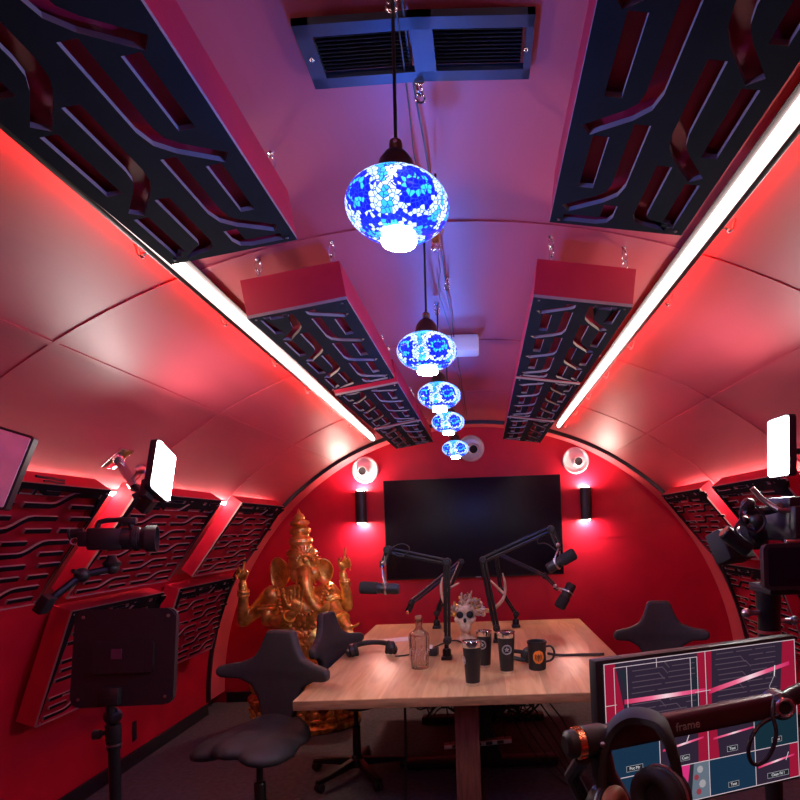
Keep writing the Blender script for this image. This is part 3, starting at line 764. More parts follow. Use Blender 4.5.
# necklaces, arm bands, bracelets
def bead_row(pts, r, n): 
    b = BM(); P = smoothpath([g(*p) for p in pts], 3); L = sum((q - p).length for p, q in zip(P, P[1:])); d = L / n; acc = 0; nxt = 0
    for p, q in zip(P, P[1:]):
        l = (q - p).length
        while nxt <= acc + l: ball(b, p.lerp(q, (nxt - acc) / l), r * K, u=8, v=6); nxt += d
        acc += l
    return b
obj('necklace', bead_row([(283, 590, -.10), (286, 606, -.20), (304, 618, -.24), (320, 606, -.20), (324, 588, -.10)], 1.6, 22), 'gold', st, world=True)
obj('necklace', bead_row([(278, 592, -.08), (282, 618, -.22), (304, 640, -.28), (320, 618, -.22), (329, 590, -.08)], 2.0, 24), 'gold', st, world=True)
rr = random.Random(5)
def bead(p, r):
    b = BM(); ball(b, p, r * K, (1, .8, 1), u=7, v=5); obj('ornament_bead', b, 'gold', st, world=True)
for i in range(38):
    u = rr.random(); bead(g(262 + 26 * u, 599 - 9 * math.sin(u * 3.1) + rr.uniform(-3, 6), -.075 + .03 * abs(u - .6)), rr.uniform(1.1, 1.9))
for i in range(22): bead(g(rr.uniform(320, 334), rr.uniform(584, 598), -.085), rr.uniform(1.1, 1.8))
for i in range(32): bead(g(304 + rr.gauss(0, 6), rr.uniform(612, 668), -.185 - .02 * rr.random()), rr.uniform(1.2, 2.2))
for (a, c, r) in (((243.3, 596, -.01), (243.6, 590, -.02), 5.3), ((345.5, 586, -.01), (344.3, 580, -.02), 5), ((286, 619, -.25), (289.5, 616, -.28), 6), ((340, 617, -.16), (342.5, 620, -.2), 7.2), ((268, 604, -.03), (268.2, 610, -.035), 9.3), ((330, 600, -.045), (333, 605, -.07), 8.8)):
    b = BM(); A, C2 = g(*a), g(*c); d = (C2 - A); L = d.length; q = d.to_track_quat('Z', 'Y').to_matrix().to_4x4()
    lathe(b, [(r * K * .94, 0), (r * K * 1.05, 0), (r * K * 1.14, L * .2), (r * K * 1.02, L * .5), (r * K * 1.14, L * .8), (r * K * 1.05, L), (r * K * .94, L)], Matrix.Translation(A) @ q, 20); obj('bracelet', b, 'gold', st, world=True)
b = BM(); lathe(b, [(0, 0), (4 * K, 0), (9 * K, 3 * K), (12.5 * K, 8 * K), (12 * K, 9 * K), (7 * K, 7 * K), (0, 6 * K)], Matrix.Translation(g(348, 645, -.25)), 22); obj('sweet_bowl', b, 'gold', st, world=True)
# pedestal: lotus drum with a carved apron
px0 = g(300, 600).x
b = BM(); sc = Matrix.Translation((px0 + .01, SD + .01, 0)) @ Matrix.Diagonal((1, .76, 1, 1))
lathe(b, [(.44, 0), (.47, .01), (.475, .045), (.45, .06), (.42, .075), (.435, .16), (.455, .22), (.47, .235), (.465, .26), (.43, .275), (.40, .30), (.42, .34), (.43, .37), (.40, .40), (0, .40)], sc, 56)
pe = obj('pedestal', b, 'gold_dark', st, world=True)
for i in range(22):
    a = 2 * math.pi * i / 22; b = BM()
    m = sc @ Matrix.Rotation(a, 4, 'Z') @ Matrix.Translation((.43, 0, .15))
    ball(b, (0, 0, 0), 1, (.02, .035, .045)); ball(b, (.012, 0, -.04), 1, (.012, .045, .014)); ball(b, (.02, 0, .015), 1, (.012, .016, .02))
    bmesh.ops.transform(b, matrix=m, verts=b.verts); obj('petal', b, 'gold', pe, world=False)
    pe.children[-1].data.transform(st.matrix_basis.inverted())

# ------------------------------------------------------------------ microphones on boom arms
def boom(name, label, foot, pts, r=.011, knobs=(), clamp=True, rods=(), cable=None, tipcol=None):
    """foot: where the clamp stands on the table; pts: joints from the foot to the tip"""
    F = Vector(foot); t = thing(name, label, 'microphone arm', F, 'microphone arms on the table')
    P = [Vector(p) - F for p in pts]
    b = BM(); box(b, (.07, .09, .022), loc=(0, 0, .011), bev=.004); lathe(b, [(.028, .02), (.028, .06), (.022, .07), (0, .07)], n=18); obj('clamp', b, 'black_metal', t)
    b = BM(); tube(b, [(0, 0, .06), (0, 0, .12), P[0]], .014, 12); obj('riser', b, 'black_metal', t)
    for a, c in zip(P, P[1:]):
        d = (c - a).normalized(); s = Vector((0, 1, 0)); w = d.cross(s).normalized()
        b = BM()
        for o in (-1, 1): tube(b, [a + w * o * r * .8, c + w * o * r * .8], r * .75, 8)
        tube(b, [a + w * r * 1.6 + (c - a) * .1, a + w * r * 1.6 + (c - a) * .9], .0035, 6)
        obj('arm', b, 'black_metal', t)
    for p in P[:-1] if len(P) > 1 else []:
        b = BM(); lathe(b, [(.0, -.03), (.02, -.03), (.026, -.024), (.026, .024), (.02, .03), (0, .03)], Matrix.Translation(p) @ Matrix.Rotation(R_(90), 4, 'X'), 18); obj('joint', b, 'black', t)
        b = BM(); lathe(b, [(0, .03), (.012, .03), (.012, .045), (0, .045)], Matrix.Translation(p) @ Matrix.Rotation(R_(90), 4, 'X'), 12); obj('knob', b, 'black', t)
    b = BM(); ball(b, P[-1], .017, u=12, v=8); obj('swivel', b, tipcol or 'steel', t)
    for a, c, m in rods:
        b = BM(); tube(b, [Vector(a) - F, Vector(c) - F], .0045, 8); obj('spring_rod', b, m, t)
    if cable:
        b = BM(); tube(b, [Vector(p) - F for p in cable], .004, 6, smooth=3); obj('mic_cable', b, 'cable', t)
    return t
def mic(label, a, c, hold, r=.036, front=True):
    A, C2, Hh = Vector(a), Vector(c), Vector(hold); mid = (A + C2) / 2
    t = thing('microphone', label, 'microphone', mid, 'broadcast microphones')
    d = C2 - A; L = d.length; q = Matrix.Translation(A - mid) @ d.to_track_quat('Z', 'Y').to_matrix().to_4x4()
    obj('mic_body', lathe(BM(), [(0, 0), (r * .8, 0), (r * .92, .008), (r * .92, L * .42), (r * .85, L * .44), (r * .92, L * .46), (r * .92, L * .55)], q, 24), 'black', t)
    obj('windscreen', lathe(BM(), [(r * .85, L * .53), (r * 1.03, L * .55), (r * 1.05, L * .93), (r * .95, L * .98), (r * .7, L), (0, L)], q, 24), 'foam', t)
    b = BM(); lathe(b, [(r * .95, L * .30), (r * 1.08, L * .31), (r * 1.08, L * .35), (r * .95, L * .36)], q, 24, cap=False)
    s = q.to_3x3() @ Vector((1, 0, 0)); m0 = q @ Vector((0, 0, L * .33)); hh = Hh - mid
    dirn = (hh - m0).normalized(); side = dirn.cross(d).normalized()
    for o in (-1, 1): tube(b, [m0 + side * o * r * 1.08, m0 + side * o * r * 1.15 + (hh - m0) * .45, hh + side * o * .012], .006, 8, smooth=1)
    obj('yoke', b, 'steel', t)
    b = BM(); ball(b, hh, .016, u=12, v=8); tube(b, [hh, hh + dirn * .03], .010, 10); obj('swivel_mount', b, 'black_metal', t)
    return t
d1 = 3.72
boom('boom_arm', 'black microphone arm with tall post behind the glass bottle, reaching left', onz(447, 659, TZ), [at(447.5, 640, d1), at(447, 562, d1), at(388, 550, d1 - .1), at(384, 563, d1 - .1)], .013,
     cable=[at(386, 553, d1 - .12), at(400, 542, d1 - .1), at(412, 548, d1 - .1), at(402, 558, d1 - .1), at(392, 553, d1 - .12)], rods=[(at(385, 556, d1 - .14), at(384.5, 566, d1 - .14), 'steel')])
mic('black microphone hanging level at the left, above the headphones', at(399, 589, d1 - .12), at(359.5, 587.5, d1 - .12), at(382, 566, d1 - .1))
d2 = 5.0
boom('boom_arm', 'black microphone arm folded behind the tall left post, its tip empty', onz(437, 628, TZ), [at(437, 613, d2), at(461, 562, d2), at(412, 602, d2 - .1), at(407.5, 612, d2 - .1)], .015, rods=[(at(459, 562, d2 - .06), at(449, 586, d2 - .06), 'steel')], tipcol='copper')
d3 = 4.25
boom('boom_arm', 'black microphone arm rising behind the tumblers and bending right', onz(498, 642, TZ), [at(496.5, 628, d3), at(483, 560, d3), at(551, 529, d3 - .08), at(558, 545, d3 - .1)], .015,
     cable=[at(540, 534, d3 - .1), at(536, 545, d3 - .08), at(546, 542, d3 - .08), at(558, 552, d3 - .1)])
mic('upper black microphone at the right edge of the television', at(548, 569, d3 - .1), at(575, 553, d3 - .16), at(559, 549, d3 - .1), r=.040)
d4 = 5.05
boom('boom_arm', 'black microphone arm at the back right of the table with thin rod', onz(516, 627, TZ), [at(516, 614, d4), at(501, 590, d4), at(496, 553, d4), at(545, 576, d4 - .1), at(555, 586, d4 - .12)], .010)
mic('lower black microphone right of the table against the red wall', at(572, 584, d4 - .16), at(559, 608, d4 - .2), at(557, 589, d4 - .12), r=.046)

# ------------------------------------------------------------------ things on the table
def tumbler(px, py, hpx, label):
    p = onz(px, py, TZ); h = hpx * p.y / FPX
    t = thing('tumbler', label, 'tumbler', p, 'black insulated tumblers'); k = h / .24
    obj('cup', lathe(BM(), [(.036 * k, .016 * k), (.038 * k, .018 * k), (.049 * k, .20 * k), (.050 * k, .205 * k)], n=32, cap=False), 'black', t)
    obj('steel_rim', lathe(BM(), [(.0495 * k, .204 * k), (.0515 * k, .207 * k), (.0525 * k, .236 * k), (.050 * k, .238 * k), (.046 * k, .20 * k), (0, .20 * k)], n=32, cap=False), 'chrome', t)
    obj('steel_base', lathe(BM(), [(0, 0), (.034 * k, 0), (.0355 * k, .003 * k), (.0365 * k, .0175 * k)], n=32, cap=False), 'chrome', t)
    obj('lid', lathe(BM(), [(.0465 * k, .212 * k), (.0465 * k, .224 * k), (.03 * k, .228 * k), (0, .228 * k)], n=28, cap=False), 'black', t)
    return t, k
def emblem(t, k, z, r, ang, R0, tilt):
    b = BM(); mx = Matrix.Rotation(ang, 4, 'Z') @ Matrix.Translation((0, -R0, z)) @ Matrix.Rotation(R_(90 + tilt), 4, 'X')
    ring(b, r, .0016, mx, 28, 6); ring(b, r * .82, .0010, mx, 28, 6)
    for i in range(5): tube(b, [mx @ Vector((r * .5 * math.cos(R_(90 + 144 * i)), r * .5 * math.sin(R_(90 + 144 * i)), 0)), mx @ Vector((r * .5 * math.cos(R_(234 + 144 * i)), r * .5 * math.sin(R_(234 + 144 * i)), 0))], .0013, 6)
    obj('emblem', b, 'silver_mark', t)
t, k = tumbler(473, 685, 45, 'front black tumbler with steel rim and base, nearest the table edge'); emblem(t, k, .14, .022, R_(-70), .0475, 4)
t, k = tumbler(485, 667, 37, 'black tumbler standing behind the front tumbler'); emblem(t, k, .145, .026, R_(-18), .0475, 4)
t, k = tumbler(507, 673, 42, 'black tumbler with a round silver emblem, between the other tumblers and the mug'); emblem(t, k, .145, .027, R_(2), .0475, 4)

p = onz(537.5, 669, TZ); t = thing('mug', 'chunky black mug with an orange emblem and side handle', 'mug', p)
obj('mug_body', lathe(BM(), [(0, 0), (.046, 0), (.052, .006), (.054, .05), (.052, .10), (.056, .115), (.056, .15), (.060, .158), (.060, .168), (.054, .17), (.049, .165), (.047, .02), (0, .02)], n=30, cap=False), 'black', t)
b = BM(); tube(b, [(.05, -.01, .135), (.085, -.015, .14), (.105, -.015, .10), (.09, -.015, .055), (.05, -.01, .045)], .0065, 8, smooth=2); obj('handle', b, 'black', t)
b = BM(); mx = Matrix.Translation((.003, -.055, .082)) @ Matrix.Rotation(R_(90), 4, 'X')
lathe(b, [(.0, .001), (.030, .001), (.033, -.004)], mx @ Matrix.Diagonal((1, 1.3, 1, 1)), 9, cap=False); obj('emblem', b, 'orange', t)
b = BM()
for i in range(5): tube(b, [(.003 + .010 * (i - 2), -.0575, .055 + .006 * abs(i - 2)), (.003 + .007 * (i - 2), -.0575, .10 - .008 * (i % 2))], .0022, 5)
obj('emblem_marks', b, 'black', t)

p = onz(420, 668, TZ); t = thing('glass_bottle', 'clear faceted glass decanter bottle with stopper at the left of the tumblers', 'bottle', p)
obj('bottle_body', lathe(BM(), [(0, 0), (.048, 0), (.054, .006), (.060, .10), (.066, .19), (.060, .215), (.030, .235), (.021, .25), (.021, .285), (.025, .288), (.025, .296), (.016, .296), (.016, .25), (.05, .20), (.052, .03), (.046, .018), (0, .018)], n=10, cap=False), 'glass', t, sharp=20)
obj('stopper', lathe(BM(), [(.015, .28), (.015, .298), (.022, .302), (.022, .318), (.016, .324), (0, .324)], n=16), 'tan', t)
b = BM()
for i in range(9):
    a = R_(200 + 17 * i); tube(b, [(.0635 * math.cos(a), .0635 * math.sin(a), .06 + .03 * (i % 3)), (.066 * math.cos(a + .15), .066 * math.sin(a + .15), .11 + .02 * (i % 2))], .002, 5)
obj('relief', b, 'silver_mark', t)

p = onz(466, 640, TZ); p.z = TZ
t = thing('skull_sculpture', 'decorated skull sculpture with two forked antlers at the centre of the table', 'sculpture', p)
b = BM(); ball(b, (0, 0, .22), .080, (.92, 1.05, .98), u=24, v=18); ball(b, (0, -.055, .15), .06, (1.0, .8, .8)); ball(b, (0, -.07, .105), .045, (1.0, .75, .9))
for sx in (-1, 1): ball(b, (sx * .055, -.065, .165), .028); tube(b, [(sx * .05, -.06, .15), (sx * .082, .0, .17)], .012, 8)
ball(b, (0, -.06, .245), .06, (1.3, .6, .6))
me = remesh(b, .009, 4); obj('skull', me, 'bone', t)
for sx in (-1, 1):
    b = BM(); ball(b, (sx * .037, -.092, .205), .026, (1, .55, 1)); obj('eye_socket', b, 'dark', t)
b = BM(); ball(b, (0, -.105, .165), .015, (.8, .5, 1.2)); obj('nose_hole', b, 'dark', t)
for i in range(7):
    b = BM(); box(b, (.010, .008, .018), loc=(-.033 + .011 * i, -.103 + .0004 * (i - 3) ** 2 * 3, .115), bev=.002); obj('tooth', b, 'bone', t)
rr = random.Random(9)
for i in range(96):                                       # flower-like knobs and spikes over the crown, cheeks and right side
    a = rr.uniform(-.9, 3.6); e = rr.uniform(-.25, 1.5); q = Vector((math.cos(a) * math.cos(e) * .112 + (.03 if i % 2 else 0), -.02 - abs(math.sin(a)) * .055 * math.cos(e), .215 + .115 * math.sin(e)))
    if abs(q.x) < .06 and .14 < q.z < .235: q.x += .075 if q.x > 0 else -.07
    dv = (q - Vector((0, .02, .20))).normalized(); b = BM(); s = rr.uniform(.010, .019)
    if i % 3: ball(b, q, s, (1, .8, 1), u=8, v=6)
    else: tube(b, [q, q + dv * rr.uniform(.015, .055)], (s * .7, s * .25), 6)
    if i % 3 == 1: ball(b, q + dv * s * 1.2, s * .55, u=7, v=5)
    obj('flower_knob', b, ('bone', 'tan', 'steel', 'antler', 'gold')[i % 5], t)
for sx, pts, tips in ((-1, [(455, 610), (446, 606), (441, 595), (441, 584), (442.5, 577)], [(443, 594), (450, 587.5), (459, 583)]), (1, [(490, 612), (497, 606), (503, 600), (505.5, 591), (505, 582), (502.5, 573)], [(504, 594), (497, 587), (490, 580)])):
    b = BM(); dd = 4.75
    tube(b, [Vector((sx * .05, 0, .25))] + [at(*q, dd) - p for q in pts], (.020, .006), 10, smooth=2); tube(b, [at(*q, dd) - p for q in tips], (.014, .005), 10, smooth=2)
    obj('antler', b, 'antler', t)
b = BM(); lathe(b, [(.07, 0), (.075, .012), (.05, .03), (.035, .06), (.045, .10), (0, .10)], n=24); obj('stand', b, 'bone', t)

def headset(label, loc, rz, r=.10):
    t = thing('headphones', label, 'headphones', mx=xf(loc, (0, 0, rz)))
    b = BM(); tube(b, [(r * 1.05 * math.cos(a), r * 1.3 * math.sin(a), .032 + .02 * math.sin(a)) for a in [R_(x) for x in range(-20, 201, 10)]], .013 + .08 * (r - .085), 10); obj('headband', b, 'black', t)
    for sx in (-1, 1):
        m = xf((sx * r * .93, -.055, .050), (0, R_(90 * sx + 12 * sx), 0))
        b = BM(); lathe(b, [(0, -.03), (.040, -.03), (.046, -.02), (.046, .0), (.030, .012), (0, .014)], m, 24, cap=False); obj('ear_cup', b, 'black', t)
        b = BM(); ring(b, .033, .014, m @ Matrix.Translation((0, 0, -.034)), 24, 10); obj('ear_pad', b, 'rubber', t)
    return t
headset('black padded headphones lying at the left end of the table', onz(372, 655, TZ), R_(12), .15)
headset('black headphones lying between the silver emblem tumbler and the mug', onz(523, 661, TZ), R_(70), .085)
b = BM(); P = [onz(395, 657, TZ), onz(402, 656.5, TZ), onz(412, 655, TZ), onz(428, 651, TZ), onz(440, 645, TZ), onz(455, 640, TZ), onz(466, 645, TZ)]
tube(b, [q + Vector((0, 0, .005)) for q in P], .005, 8, smooth=2); tag(obj('audio_cable', b, 'cable'), 'thin black cable from the left headphones past the bottle', 'cable')
b = BM(); P = [onz(548, 655, TZ), onz(560, 657, TZ), onz(580, 656, TZ), onz(596, 656, TZ), onz(604, 655.5, TZ)]
tube(b, [q + Vector((0, 0, .010)) for q in P], .009, 8, smooth=2); tag(obj('audio_cable', b, 'cable'), 'thick black cable running right from the mug to the table edge', 'cable')
b = BM(); p = onz(398, 640, TZ); box(b, (.20, .16, .003), xf(p + Vector((0, 0, .002)), (0, 0, R_(20)))); tag(obj('paper_sheet', b, 'paper'), 'white sheet of paper on the table behind the bottle', 'paper')
t = thing('card_reader', 'small black box with a pinkish paper slip beside the bottle', 'device', mx=xf(onz(433, 656, TZ) + Vector((-.012, .02, .002)), (0, 0, R_(-10))))
b = BM(); box(b, (.09, .07, .05), loc=(0, 0, .025), bev=.006); obj('device_body', b, 'black', t); b = BM(); box(b, (.05, .004, .03), xf((-.01, -.02, .06), (R_(-50), 0, 0))); obj('slip', b, 'paper', t)

# ------------------------------------------------------------------ left side: lights, camcorder, dark panel
def slab(o, u, v, w, h, th, r):
    n = Vector(u).cross(Vector(v)).normalized(); return frame(o, u, v, n)
# bright video light on the wall arm
c = at(162.5, 471, 2.55); vv = Vector((-.015, .10, .225)).normalized(); uu = Vector((.0, .9, -.42)); uu = (uu - vv * uu.dot(vv)).normalized(); nn = uu.cross(vv)
if nn.x < 0: uu = -uu; nn = uu.cross(vv)
t = thing('video_light', 'bright white video light panel mounted on the left wall arm', 'video light', mx=frame(c, uu, vv, nn), group='lit video lights')
b = BM(); prism(b, rrect(.158, .235, .018), -.024, .004); bmesh.ops.bevel(b, geom=[e for e in b.edges if e.calc_length() > .1], offset=.003, segments=2, affect='EDGES'); obj('housing', b, 'black', t)
b = BM(); prism(b, rrect(.144, .220, .012), .003, .009); obj('diffuser', b, 'panel_light', t)
b = BM(); box(b, (.06, .08, .03), loc=(-.02, -.10, -.04), bev=.005); tube(b, [(-.02, -.10, -.04), (-.03, -.13, -.09)], .012, 10); obj('bracket', b, 'black', t)
vl = t
pl = at(118, 459, 2.79); rad = Vector((pl.x, 0, pl.z - ZC)).normalized(); pl = rad * (RV - .006) + Vector((0, pl.y, ZC))
t = thing('camera_mount', 'shiny metal mounting arm with square plate on the left vault wall', 'mount', pl)
tg = Vector((-rad.z, 0, rad.x)); m = frame((0, 0, 0), tg, (0, 1, 0), tg.cross(Vector((0, 1, 0))))
b = BM(); box(b, (.13, .10, .010), m, bev=.003); obj('mount_plate', b, 'chrome', t)
e1 = at(135, 488, 2.66) - pl; e2 = at(146, 500, 2.58) - pl
b = BM(); tube(b, [(0, 0, 0), e1], .021, 16); ball(b, (0, 0, 0), .026, u=14, v=10); obj('arm_tube', b, 'chrome', t)
b = BM(); ka = (Vector((0, 0, 0)).lerp(e1, .78)); kb = at(139, 471, 2.64) - pl; tube(b, [ka, kb], .008, 8); d = (kb - ka).to_track_quat('Z', 'Y').to_matrix().to_4x4()
lathe(b, [(0, 0), (.012, 0), (.022, .008), (.022, .022), (.012, .028), (0, .028)], Matrix.Translation(kb) @ d, 14); obj('clamp_knob', b, 'steel', t)
b = BM(); tube(b, [e1 * .95, e2], .014, 10); ball(b, e2, .02, u=12, v=8); obj('arm_end', b, 'black_metal', t)
b = BM(); box(b, (.05, .05, .07), xf(e2 + Vector((.0, 0, -.02)), (0, R_(40), 0)), bev=.006); obj('socket', b, 'black', t)

# camcorder, lens to the right
D0 = 2.32; o = at(117, 539, D0); ax = (at(152, 540, D0 + .05) - at(80, 540, D0 - .03)).normalized(); up = Vector((0, 0, 1)); up = (up - ax * up.dot(ax)).normalized(); mxc = frame(o, ax, up.cross(ax), up) @ Matrix.Diagonal((.84, .84, .84, 1))
t = thing('camcorder', 'black camcorder pointing right in front of the left wall panels', 'camera', mx=mxc)
b = BM(); box(b, (.14, .085, .10), loc=(-.045, 0, 0), bev=.012); box(b, (.05, .07, .07), loc=(-.125, 0, 0), bev=.01); obj('camera_body', b, 'black', t)
q = Matrix.Translation((.02, 0, .002)) @ Matrix.Rotation(R_(90), 4, 'Y')
obj('lens_barrel', lathe(BM(), [(.050, 0), (.052, .02), (.050, .04), (.054, .045), (.054, .075), (.050, .08), (.056, .10)], q, 28), 'black', t)
obj('lens_hood', lathe(BM(), [(.056, .098), (.061, .10), (.063, .145), (.056, .145), (.052, .11), (0, .11)], q, 28, cap=False), 'rubber', t)
obj('zoom_ring', lathe(BM(), [(.0545, .05), (.057, .051), (.057, .068), (.0545, .07)], q, 28, cap=False), 'foam', t)
b = BM(); tube(b, [(-.08, 0, .05), (-.07, 0, .085), (.04, 0, .09), (.06, 0, .055)], .012, 8, smooth=1); box(b, (.07, .05, .03), loc=(.045, 0, .085), bev=.006); obj('top_handle', b, 'black', t)
b = BM(); lathe(b, [(.022, 0), (.022, .05), (.027, .052), (.027, .06), (0, .06)], Matrix.Translation((-.13, .0, .03)) @ Matrix.Rotation(R_(-100), 4, 'Y'), 18); obj('viewfinder', b, 'black', t)
b = BM(); ring(b, .016, .003, Matrix.Translation((-.165, -.01, -.01)) @ Matrix.Rotation(R_(90), 4, 'X'), 14, 6); obj('strap_ring', b, 'steel', t)
bs = at(112, 563, D0)
t = thing('magic_arm', 'black jointed arm below the left camcorder, clamped to the wall panel', 'mount', bs)
b = BM(); lathe(b, [(0, -.012), (.03, -.012), (.034, 0), (.02, .014), (.014, .03)], n=18); ball(b, (0, 0, -.02), .024, u=12, v=8); obj('ball_head', b, 'black', t)
J = [Vector((0, 0, -.02)), at(82, 575, 2.25) - bs, at(45, 604, 2.16) - bs]
for a, c in zip(J, J[1:]):
    b = BM(); tube(b, [a, c], .014, 10); obj('arm', b, 'black_metal', t)
b = BM(); ball(b, J[1], .028, u=12, v=8); tube(b, [J[1], J[1] + Vector((.0, -.05, .02))], .008, 8); obj('elbow', b, 'black', t)
b = BM(); box(b, (.035, .05, .07), xf(J[2], (0, R_(35), 0)), bev=.006); obj('clamp', b, 'black', t)

# unlit light panel at the left edge
D0 = 1.62; A, Bq = at(35, 437, D0), at(5, 511, D0 - .03); vv = (A - Bq).normalized(); uu = (at(35, 437, D0) - at(0, 428, D0 - .02)).normalized(); uu = (uu - vv * uu.dot(vv)).normalized()
hh = (A - Bq).length; ww = .20; nn = uu.cross(vv); o = (A + Bq) / 2 - uu * ww / 2
t = thing('studio_light', 'unlit grey light panel with black edge at the left frame edge', 'video light', mx=frame(o, uu, vv, nn))
b = BM(); prism(b, rrect(ww, hh, .008), -.026, .002); obj('housing', b, 'black', t)
b = BM(); prism(b, rrect(ww - .012, hh - .014, .005), .001, .005); obj('diffuser', b, 'diffuser_off', t)
b = BM(); tube(b, [(-.02, 0, -.02), (-.05, -.02, -.12), (-.30, -.02, -.35)], .013, 10, smooth=1); obj('support_arm', b, 'black_metal', t)
p = [at(36, 476, 2.2), at(44, 477.5, 2.25), at(52, 478, 2.32), at(58, 480, 2.4), at(64, 480.5, 2.45)]
b = BM(); tube(b, p, .005, 8, smooth=2); tube(b, [q + Vector((0, 0, -.012)) for q in p[1:]], .004, 6, smooth=2); tag(obj('wall_cable', b, 'cable'), 'thin cable along the top of the left wall panel', 'cable')

# dark square panel seen from behind, on a stand
D0 = 2.1; o = at(124, 657, D0); t0 = o
uu = (at(167, 608, D0 + .02) - at(77, 610, D0 - .02)).normalized(); vv = Vector((-.05, .12, 1)); vv = (vv - uu * vv.dot(uu)).normalized(); nn = uu.cross(vv)
t = thing('studio_light', 'dark square light panel seen from behind on a black stand', 'video light', mx=frame(o, uu, vv, nn))
b = BM(); prism(b, rrect(.335, .335, .03), -.03, .0); bmesh.ops.bevel(b, geom=[e for e in b.edges if e.calc_length() > .1 or True][:0] or [e for e in b.edges if abs(e.verts[0].co.z - e.verts[1].co.z) < 1e-5], offset=.005, segments=2, affect='EDGES'); obj('housing', b, 'black', t)
b = BM(); prism(b, rrect(.305, .305, .02), -.034, -.029); obj('diffuser', b, 'diffuser_off', t)
for sx in (-1, 1):
    for sy in (-1, 1):
        b = BM(); lathe(b, [(.006, 0), (.005, .003), (0, .004)], xf((sx * .14, sy * .14, 0)), 10); obj('screw', b, 'steel', t)
b = BM(); prism(b, rrect(.20, .11, .012), -.001, .012); obj('control_box', b, 'black', t)
b = BM(); box(b, (.035, .035, .002), loc=(-.02, .012, .0125)); obj('badge', b, mat('dull_purple_badge', (.10, .03, .07), .5, noise=.1), t)
b = BM(); box(b, (.06, .06, .03), loc=(-.03, -.13, .014), bev=.005); tube(b, [(-.03, -.13, .02), (-.035, -.19, .0)], .014, 10); obj('bracket', b, 'black', t)
hd = at(113, 716, D0)
t = thing('light_stand', 'black light stand holding the dark square panel', 'light stand', (hd.x, hd.y, 0))
b = BM(); ball(b, (0, 0, hd.z), .030, u=18, v=12); lathe(b, [(.026, -.03), (.026, -.08), (.02, -.09)], xf((0, 0, hd.z)), 18); obj('ball_head', b, 'black', t)
b = BM(); tube(b, [(0, 0, hd.z - .05), (-.045, -.01, hd.z - .06)], .008, 8); lathe(b, [(0, 0), (.016, 0), (.018, .02), (0, .022)], Matrix.Translation((-.04, -.01, hd.z - .06)) @ Matrix.Rotation(R_(-90), 4, 'Y'), 12); obj('knob', b, 'black', t)
b = BM(); lathe(b, [(.019, .30), (.019, hd.z - .09), (.024, hd.z - .09), (.024, hd.z - .11), (.019, hd.z - .12)], n=18); obj('pole', b, 'black_metal', t)
obj('collar', lathe(BM(), [(.020, hd.z - .095), (.0255, hd.z - .095), (.0255, hd.z - .102), (.02, hd.z - .102)], n=18, cap=False), 'steel', t)
for k in range(3):
    a = R_(90 + 120 * k); b = BM(); tube(b, [(.02 * math.cos(a), .02 * math.sin(a), .34), (.36 * math.cos(a), .36 * math.sin(a), .012)], .010, 8); tube(b, [(.02 * math.cos(a), .02 * math.sin(a), .14), (.2 * math.cos(a), .2 * math.sin(a), .17)], .006, 6); obj('leg', b, 'black_metal', t)
b = BM(); p = at(133, 735, 4.34); box(b, (.008, .05, .14), loc=(-2.494, p.y, p.z + .03), bev=.002); tag(obj('wall_outlet', b, 'black'), 'black wall outlet low on the red left wall', 'outlet')

# ------------------------------------------------------------------ right side: video light, cinema camera
c = at(779.5, 447, 2.35); vv = Vector((0.02, 0, 1)); uu = Vector((-.25, .97, 0)).normalized(); uu = Vector((.02, -1, 0)); uu = (uu - vv * uu.dot(vv)).normalized(); nn = uu.cross(vv)
if nn.y > 0 or nn.x > 0: pass
t = thing('video_light', 'bright white video light panel on the right by the frame edge', 'video light', mx=frame(c, uu, vv.normalized(), nn), group='lit video lights')
b = BM(); prism(b, rrect(.160, .235, .016), -.024, .004); obj('housing', b, 'black', t)
b = BM(); prism(b, rrect(.148, .222, .012), .003, .009); obj('diffuser', b, 'panel_light', t)
b = BM(); box(b, (.04, .05, .03), loc=(.0, -.02, -.038), bev=.005); tube(b, [(0, -.02, -.04), (.05, -.02, -.10), (.12, .05, -.32), (.14, .10, -.62)], .012, 10); obj('bracket', b, 'black_metal', t)

D0 = 2.0; o = at(775, 520, D0)
t = thing('cinema_camera', 'large black cinema camera rig with its own monitor at the right edge', 'camera', o)
def L_(px, py, d): return at(px, py, d) - o
b = BM(); box(b, (.16, .20, .115), xf(L_(795, 523, D0 + .05), (0, 0, R_(12))), bev=.012); box(b, (.10, .12, .04), xf(L_(790, 503, D0 + .03), (0, 0, R_(12))), bev=.008); obj('camera_body', b, 'black', t)
la, lb = L_(762, 530, D0 + .10), L_(727, 548, D0 + .22); d = lb - la; q = Matrix.Translation(la) @ d.to_track_quat('Z', 'Y').to_matrix().to_4x4(); Ln = d.length
obj('lens_barrel', lathe(BM(), [(.040, 0), (.046, .02), (.046, Ln * .4), (.042, Ln * .42), (.048, Ln * .45), (.048, Ln * .8)], q, 26), 'black_metal', t)
obj('matte_box', box(BM(), (.15, .12, .07), q @ Matrix.Translation((0, 0, Ln * .9)), bev=.01), 'rubber', t)
obj('focus_ring', lathe(BM(), [(.047, Ln * .12), (.055, Ln * .13), (.055, Ln * .30), (.047, Ln * .32)], q, 32, cap=False), 'foam', t)
fm = L_(736, 541, D0 + .06)
b = BM(); lathe(b, [(0, -.055), (.022, -.055), (.026, -.05), (.026, .05), (.022, .055), (0, .055)], Matrix.Translation(fm) @ Vector((24, 0, -20)).to_track_quat('Z', 'Y').to_matrix().to_4x4(), 20); obj('focus_motor', b, 'black_metal', t)
b = BM(); m = L_(797, 566, D0 - .10); prism(b, rrect(.215, .145, .02), -.014, .014, xf(m, (R_(90), 0, R_(-4)))); obj('monitor', b, 'black', t)
